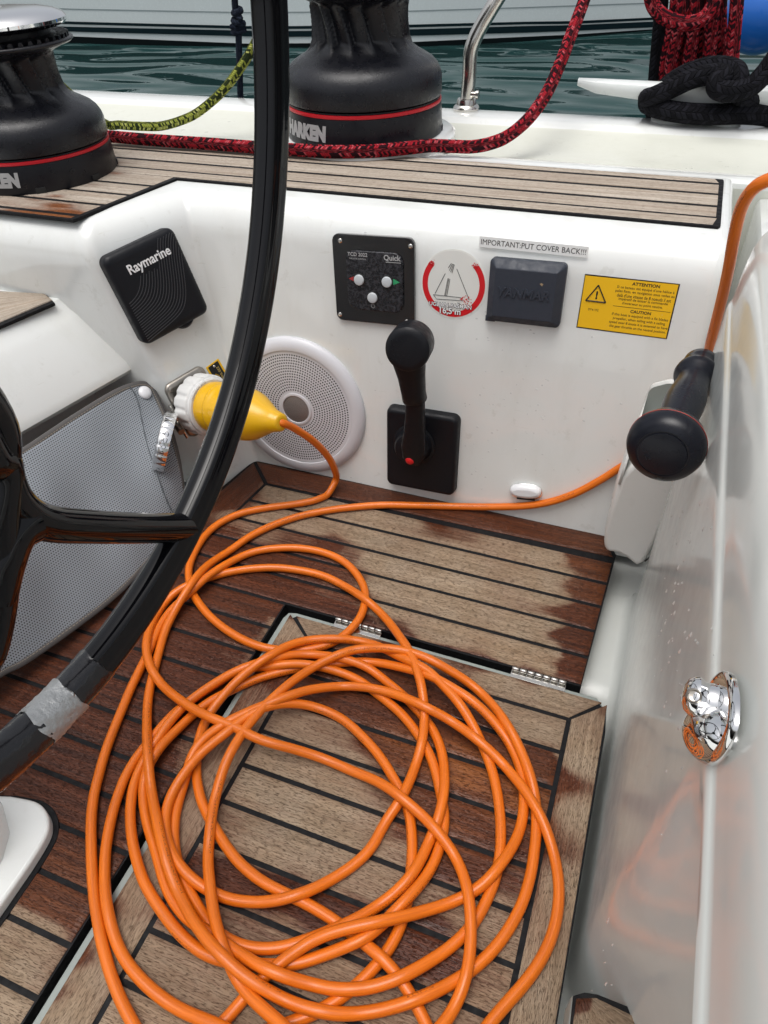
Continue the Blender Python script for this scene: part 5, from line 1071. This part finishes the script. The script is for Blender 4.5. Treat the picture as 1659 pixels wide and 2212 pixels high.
# right end: from the floor up the wall, behind the handle pocket and over the edge
tail=[]
for x,y,o_ in [(985,1094,.012),(1060,1095,.007),(1130,1093,.0065),(1185,1085,.0065),(1240,1067,.0065),(1290,1041,.0065),(1330,1016,.0065)]:
    q=W_(x,y,o_)
    if q.z<CR: q=F(x,y,CR)
    tail.append(q)
def RD(x,y,d): return Vector(C0)+Vector(ray(x,y))*d
up=[Vector((.045,.845,.17)),Vector((.064,.848,.24)),RD(1520,795,.85),RD(1536,735,.80),RD(1557,655,.745),RD(1573,585,.70),RD(1586,510,.66),RD(1601,450,.63),RD(1626,409,.605),RD(1662,388,.59),RD(1720,372,.58),RD(1850,372,.56)]
base_r=[p for i,p in enumerate(raw) if not (i>len(raw)-30 and (p.x>-.245))]
P=pre+base_r[1:]+tail+up
P=spline(P,4)
o=tube('cable',P,CR,M_CABLE,None,12,auto=None); addin(o,cab)
# ---------------- winch handle and its pocket ----------------
pk_=empty('handle_pocket',(.05,.79,.05),'white open topped winch handle pocket on the right moulding beside the back wall','holder')
Yf=.742
q=lambda x,y: WY(x,y,Yf); qb=lambda x,y: WY(x,y,.820)
def chaik(P,it=2):
    for _ in range(it):
        o=[]
        for i in range(len(P)):
            a_,b_=P[i],P[(i+1)%len(P)]; o+= [(a_[0]*.78+b_[0]*.22,a_[1]*.78+b_[1]*.22),(a_[0]*.22+b_[0]*.78,a_[1]*.22+b_[1]*.78)]
        P=o
    return P
M_POCK=gel('pocket_white',(.66,.665,.64),.35,.15,.2,.1)
def prism_y(nm,poly,y0,y1,m_,par,bev=.006,n=4):
    lv=[(bev*(1-math.sin(math.radians(90*k/n))),y0+bev*(1-math.cos(math.radians(90*k/n)))) for k in range(n+1)]+[(0,y1)]
    V=[];Fc=[];N=len(poly)
    for d,y in lv:
        for p in (inset(poly,d) if d>1e-6 else poly): V.append(Vector((p[0],y,p[1])))
    for i in range(len(lv)-1):
        for k in range(N): Fc.append((i*N+k,i*N+(k+1)%N,(i+1)*N+(k+1)%N,(i+1)*N+k))
    Fc.append(tuple(range(N))[::-1]); Fc.append(tuple((len(lv)-1)*N+k for k in range(N)))
    o=mk(nm,V,Fc,m_,par,True,50); o.data.polygons[len(Fc)-1].use_smooth=False; o.data.polygons[len(Fc)-2].use_smooth=False; return o
low=chaik([(p.x,p.z) for p in [q(1303,1180),q(1311,1193),q(1340,1196),q(1384,1231),q(1420,1165),q(1480,1030),q(1440,1000),q(1352,1000),q(1307,1135)]],1)
addin(prism_y('body',low,Yf,.825,M_POCK,None),pk_)
L0,R0p=q(1352,1000),q(1486,1020); rimb=spline([qb(1399,850),qb(1408,832),qb(1430,824),qb(1455,821),qb(1500,838),qb(1540,866)],4)
rim=[L0,L0.lerp(rimb[0],.5)]+rimb+[rimb[-1].lerp(R0p,.5),R0p]
zl=L0.z-.035; V=[];n=len(rim)
for i,p in enumerate(rim):
    V.append(p); dx=(p.z-zl)*.05; V.append(Vector((p.x-(dx if i<n*.7 else dx*.3),p.y,zl)))
o=mk('rear_shell',V,[(2*i,2*i+2,2*i+3,2*i+1) for i in range(n-1)],M_POCK,None,True,50,flip=False); addin(o,pk_)
md=o.modifiers.new('s','SOLIDIFY'); md.thickness=.0032; md.offset=0
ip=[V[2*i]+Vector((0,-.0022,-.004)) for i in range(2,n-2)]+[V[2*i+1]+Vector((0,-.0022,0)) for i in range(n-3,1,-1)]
addin(mk('interior_shade',ip,[tuple(range(len(ip)))],M_LIP,None,False,flip=False),pk_)  # grey panel added inside the pocket, its dark colour stands for shade
addin(box('slot',(.0,0,0),(.0022,.0006,.026),M_INK,None,.0002,M=Matrix.Translation(WY(1391,1212,Yf-.0006))@Matrix.Rotation(math.radians(27),4,'Y')),pk_)
hn=empty('winch_crank',(.04,.5,.4),'black winch handle with a big round knob standing in the white pocket','winch handle')
kc=Vector(C0)+Vector(ray(1436,968))*.60; rc=Vector(C0)+Vector(ray(1503,812))*.70
axh=(kc-rc).normalized(); Lh=(kc-rc).length; o1=Vector((1,0,0)); o1=(o1-axh*o1.dot(axh)).normalized(); MH=basis(rc,o1,axh.cross(o1),axh); k=.60
rk_=.0325
addin(lathe('grip',[(.0,-.030),(.0155,-.030),(.0172,-.028),(.0175,-.020),(.0165,-.014),(.0180,-.009),(.0205,-.004),(.0210,.001),(.0195,.006),(.0155,.011),(.0150,.018),(.0165,.034),(.0185,.052),(.0185,.068),(.0160,Lh*.72),(.0150,Lh-.022)],M_HAND,None,64,M=MH,auto=60),hn)
addin(lathe('palm_knob',[(.015,Lh-.026),(.024,Lh-.023),(.0300,Lh-.017),(.0325,Lh-.008),(.0325,Lh-.002),(.0300,Lh+.005),(.0255,Lh+.009),(.0215,Lh+.0105),(.0212,Lh+.0098),(.0200,Lh+.0098),(.0196,Lh+.0108),(.010,Lh+.0118),(0,Lh+.012)],M_HAND,None,72,M=MH,auto=60),hn)
addin(tube('red_line',[MH@Vector((.0325*math.cos(t),.0325*math.sin(t),Lh-.0075)) for t in np.linspace(0,2*math.pi,72,endpoint=False)],.00035,mat('red_thin',(.35,.03,.02),.4),None,6,closed=True),hn)
ra=rc-axh*.012; addin(tube('arm',spline([ra+Vector((.0,.004,0)),ra+Vector((.002,.025,-.035)),Vector((.062,.775,.25)),Vector((.055,.785,.12))],6),.0105,M_STEEL,None,14),hn)
cu=text('lettering','HARKEN',.0075,M_HAND,None,ext=.0004,bold=.0002)
cu.data.transform(MH@Matrix.Translation((0,0,Lh+.0117))@Matrix.Rotation(math.radians(205),4,'Z')); addin(cu,hn)
# ---------------- folding pad eye on the right moulding ----------------
X0=.0748; pc=WX(1567,1550,X0); pe=empty('pad_eye',pc,'polished chrome folding pad eye on the right moulding','pad eye')
Mpe=basis(pc,(0,-1,0),(0,0,1),(-1,0,0)); 
ptop,pbot=WX(1577,1450,X0),WX(1537,1648,X0); pc2=(ptop+pbot)/2
hh=(ptop-pbot).length/2; dl=(ptop-pbot).normalized(); nX=Vector((-1,0,0)); sX=dl.cross(nX).normalized()
hw=abs((WX(1600,1548,X0)-WX(1557,1548,X0)).dot(sX))
Mpe2=basis(pc2,sX,dl,nX)
pl_=[(hw*math.cos(t)*(1-.12*abs(math.sin(t))),hh*math.sin(t)) for t in np.linspace(0,2*math.pi,56,endpoint=False)]
addin(plate('base',pl_,0,.004,M_CHROME,None,top=[(0,0),(0,.0016),(.0008,.0030),(.0022,.0038),(.0034,.0040),(.0040,.0034)],M=Mpe2),pe)
bs=WX(1560,1520,X0); Mb=basis(bs,(0,-1,0),(0,0,1),(-1,0,0))
addin(lathe('boss',[(.0098,.002),(.0086,.004),(.0082,.0075),(.0084,.0090),(.0100,.0120),(.0095,.0142),(.0076,.0165),(.0044,.0178),(0,.0181)],M_CHROME,None,48,M=Mb),pe)
kp=Mb@Vector((0,0,.0130)); tc_=(Vector(C0)-kp).normalized(); e_=tc_.orthogonal().normalized()
addin(lathe('eye_hole',[(.0038,.0086),(.0036,.0100),(.0030,.0104),(.0024,.0094),(0,.0090)],M_STEELD,None,28,M=basis(kp,e_,tc_.cross(e_),tc_)),pe)
sc2=WX(1546,1588,X0); 
def ell(c,ax_,r_,n=20,m=28):
    V=[];Fc=[]
    for i in range(n+1):
        th=math.pi*i/n
        for k in range(m):
            ph=2*math.pi*k/m; V.append(c+ax_[0]*(r_[0]*math.sin(th)*math.cos(ph)*(1-.25*math.cos(th)*-1 if th>math.pi/2 else 1))+ax_[1]*(r_[1]*math.sin(th)*math.sin(ph))+ax_[2]*(r_[2]*math.cos(th)))
    for i in range(n):
        for k in range(m): Fc.append((i*m+k,i*m+(k+1)%m,(i+1)*m+(k+1)%m,(i+1)*m+k))
    return V,Fc
V,Fc=ell(sc2,(sX,nX,dl),(hw*.72,.0150,(WX(1560,1510,X0)-WX(1538,1644,X0)).length/2))
addin(mk('raised_body',V,Fc,M_CHROME,None,True,None),pe)
# ---------------- steering wheel ----------------
pts=[(581,-20),(582,0),(585,120),(584,260),(580,420),(568,560),(546,700),(513,850),(471,985),(414,1110),(347,1230),(264,1360),(172,1475),(82,1570),(0,1645),(-40,1680)]
XW=-.35; cyw,czw,rw=.225,.711,.414
vp=[WX(x,y,XW) for x,y in pts]; an_=[math.atan2(p.z-czw,p.y-cyw) for p in vp]; rr_=[math.hypot(p.z-czw,p.y-cyw) for p in vp]
a_s=np.array(an_); r_s=np.array(rr_); 
cf=np.polyfit(a_s,r_s,3); amin,amax=a_s.min(),a_s.max()
def rimr(a_):
    a_=(a_+math.pi)%(2*math.pi)-math.pi
    if a_>amax+.0: d=a_-amax; return rw+(np.polyval(cf,amax)-rw)*max(0,1-d/.5)
    if a_<amin: d=amin-a_; return rw+(np.polyval(cf,amin)-rw)*max(0,1-d/.5)
    return float(np.polyval(cf,a_))
wh=empty('helm',(XW,cyw,czw),'large glossy black steering wheel with a forked spoke and silver tape wrapped round the rim','steering wheel')
RT=.0156
def rprof(an):   # shallow channel on the side facing the cockpit
    d=(an-math.radians(20)+math.pi)%(2*math.pi)-math.pi
    t=abs(d)/math.radians(30)
    return 1-.13*(1-min(1,max(0,(t-.75)/.3)))
NR=300
loopP=[Vector((XW,cyw+rimr(2*math.pi*i/NR)*math.cos(2*math.pi*i/NR),czw+rimr(2*math.pi*i/NR)*math.sin(2*math.pi*i/NR))) for i in range(NR)]
V=[];Fc=[];K=40
for i,p in enumerate(loopP):
    rad=(p-Vector((XW,cyw,czw))).normalized(); xx=Vector((1,0,0))
    for k in range(K):
        an=2*math.pi*k/K; q_=RT*rprof(an); V.append(p+xx*(math.cos(an)*q_)-rad*(math.sin(an)*q_))
for i in range(NR):
    for k in range(K): Fc.append((i*K+k,i*K+(k+1)%K,((i+1)%NR)*K+(k+1)%K,((i+1)%NR)*K+k))
addin(mk('rim',V,Fc,M_BLACKGLOSS,None,True,50),wh)
def wrap(nm,pa,pb,r_,m_,rough=.0006,clos=0):
    A_=WX(*pa,XW);B_=WX(*pb,XW); a0=math.atan2(A_.z-czw,A_.y-cyw);a1=math.atan2(B_.z-czw,B_.y-cyw); V=[];Fc=[];n=22;K=36
    for i in range(n+1):
        a_=a0+(a1-a0)*i/n; p=Vector((XW,cyw+rimr(a_)*math.cos(a_),czw+rimr(a_)*math.sin(a_))); rad=(p-Vector((XW,cyw,czw))).normalized()
        for k in range(K):
            an=2*math.pi*k/K; wr=math.sin(k*1.7+i*.5)*math.sin(i*.9+k*.35)+.5*random.uniform(-1,1); q_=(r_+wr*rough)*(1-.3*(1-rprof(an))); dx=.004*math.sin(an*2)*(1 if i in(0,n) else 0)
            V.append(p+Vector((1,0,0))*(math.cos(an)*q_)-rad*(math.sin(an)*q_)+rad.cross(Vector((1,0,0)))*dx)
    for i in range(n):
        for k in range(K): Fc.append((i*K+k,i*K+(k+1)%K,(i+1)*K+(k+1)%K,(i+1)*K+k))
    return addin(mk(nm,V,Fc,m_,None,True,None),wh)
M_TAPE=mat('duct_tape',(.42,.43,.43),.36,.55); scuffed(M_TAPE,160,.6,.002)
M_BT=mat('black_tape',(.010,.010,.012),.16,coat=.3); scuffed(M_BT,70,.3,.002)
wrap('black_tape',(205,1440),(118,1540),RT*1.035,M_BT,.0003); wrap('silver_tape',(146,1507),(72,1578),RT*1.085,M_TAPE,.0006); wrap('black_tape',(82,1570),(-60,1695),RT*1.06,M_BT,.0004)
fl_=[WX(x,y,XW)+Vector((.017,-.004,.004)) for x,y in [(50,1540),(75,1508),(110,1484),(128,1480)]]
# forked spokes
Cw=Vector((XW,cyw,czw))
def lp(r_,deg): return Vector((0,r_*math.cos(math.radians(deg)),r_*math.sin(math.radians(deg))))
jr=WX(405,1140,XW)-Cw; nd=WX(52,1131,XW)-Cw
angj=math.degrees(math.atan2(jr.z,jr.y)); 
def spoke(rotdeg):
    Rm=Matrix.Rotation(math.radians(rotdeg),3,'X')
    up_=lp(.06,-90); a_=[lp(.05,-90),lp(.12,-90),WX(-20,900,XW)-Cw,WX(2,1010,XW)-Cw,WX(32,1085,XW)-Cw,WX(95,1128,XW)-Cw,WX(200,1138,XW)-Cw,WX(320,1141,XW)-Cw,jr]
    rr=[.020,.017,.0130,.0122,.0126,.0130,.0128,.0128,.0138]
    def dense(p,r_,n=6):
        ps=spline(p,n); rs=list(np.interp(np.linspace(0,len(r_)-1,len(ps)),range(len(r_)),r_)); return [Cw+Rm@v for v in ps],rs
    ps,rs=dense(a_,rr); V,Fc_,U=tube_data(ps,rs,24,ref=Vector((1,0,0))); 
    # mirrored branch
    mir=lambda v: Vector((0,-v.y,v.z)) 
    b_=[lp(.12,-90),lp(.20,-90),WX(2,1010,XW)-Cw,WX(-4,1120,XW)-Cw,WX(0,1250,XW)-Cw,WX(-22,1390,XW)-Cw,WX(-70,1500,XW)-Cw,mir(jr)]
    ps2,rs2=dense(b_,[.017,.016,.0130,.0130,.0120,.0120,.0128,.0138]); V2,F2,_=tube_data(ps2,rs2,24,v0=len(V),ref=Vector((1,0,0)))
    b3=[WX(60,1128,XW)-Cw,WX(28,1150,XW)-Cw,WX(5,1210,XW)-Cw,WX(-8,1300,XW)-Cw]
    ps3,rs3=dense(b3,[.0150,.0150,.0145,.0120]); V3,F3,_=tube_data(ps3,rs3,24,v0=len(V)+len(V2),ref=Vector((1,0,0)))
    return addin(mk('spoke',V+V2+V3,Fc_+F2+F3,M_BLACKGLOSS,None,True,70,flip=False),wh)
for rd_ in (0,120,240): spoke(rd_)
addin(lathe('hub',[(0,-.03),(.06,-.03),(.065,-.02),(.065,.015),(.05,.025),(0,.028)],M_BLACKGLOSS,None,48,M=basis(Cw,(0,1,0),(0,0,1),(1,0,0))),wh)
# ---------------- steering pedestal, lower left ----------------
pd=empty('steering_pedestal',(-.56,.12,0),'white moulded steering pedestal foot at the lower left corner of the floor','pedestal')
foot=[F(-120,1712,.016),F(20,1716,.016),F(72,1727,.016),F(95,1745,.016),F(104,1772,.016),F(97,1805,.016),F(60,1866,.016),F(0,1952,.016),F(-120,2120,.016)]
fp=[(p.x,p.y) for p in foot]
sp_=spline([Vector((x,y,0)) for x,y in fp[1:7]],5); fp=[fp[0]]+[(v.x,v.y) for v in sp_]+fp[7:]
addin(plate('foot',fp,-.002,.014,M_GEL,None,.004,4),pd)
gk=inset(fp,-.006); addin(plate('sealant',gk,-.0015,.0012,M_RUB,None,.0005,1),pd)
ed=[F(19,1722,.014),F(22,1800,.014),F(2,1872,.014),F(-60,1950,.014)]
colp=[(ed[0].x-.22,ed[0].y+.012),(ed[0].x-.004,ed[0].y-.006),(ed[1].x,ed[1].y),(ed[2].x,ed[2].y),(ed[3].x-.02,ed[3].y),(ed[3].x-.2,ed[3].y)]
V=[];n=len(colp)
for z,s_ in ((.012,1.0),(.03,.99),(.3,.94),(.66,.86),(.70,.80)):
    for x,y in colp: V.append(Vector((-.70+(x+.70)*s_,.14+(y-.14)*s_,z)))
Fc=[(i*n+k,i*n+(k+1)%n,(i+1)*n+(k+1)%n,(i+1)*n+k) for i in range(4) for k in range(n)]+[tuple(4*n+k for k in range(n))]
cl_=mk('column',V,Fc,M_GEL,None,True,50); addin(cl_,pd); b2=cl_.modifiers.new('b','BEVEL'); b2.width=.008; b2.segments=3
addin(tube('shaft',[Vector((-.55,cyw*.7,czw-.04)),Vector((XW-.02,cyw,czw))],.018,M_STEEL,None,20),pd)
# ---------------- teak step at the lower right ----------------
zs=.07
tp=[F(1241,2156,zs),F(1262,2148,zs),F(1290,2156,zs),F(1450,2222,zs),F(1560,2300,zs),F(1560,2460,zs),F(1215,2460,zs)]
ts=empty('teak_step',tp[0],'corner of a wet teak step edged with black caulk at the bottom right','step')
bd=[F(1236,2150,zs),F(1262,2142,zs),F(1292,2146,zs),F(1460,2212,zs),F(1600,2300,zs),F(1600,2500,zs),F(1190,2500,zs)]
addin(plate('tread_base',[(p.x,p.y) for p in bd],zs-.045,zs-.0012,M_LIP,None,.003,3),ts)
cq=[F(1238,2152,zs),F(1262,2144.5,zs),F(1291,2149,zs),F(1458,2216,zs),F(1590,2300,zs),F(1590,2470,zs),F(1205,2470,zs)]
addin(plate('caulking',[(p.x,p.y) for p in cq],zs-.002,zs+.0012,M_RUB,None,.0004,2),ts)
a0_,a1_=F(1243,2159,zs),F(1287,2159,zs)
addin(plank('teak_board',[F(1222,2330,zs),F(1244,2160,zs),F(1284,2158,zs),F(1500,2262,zs)],None,zs+.004,.004,wf=lambda p:.8 if (p-Vector((tp[0].x,tp[0].y))).length<.012 else .05,step=.006),ts)
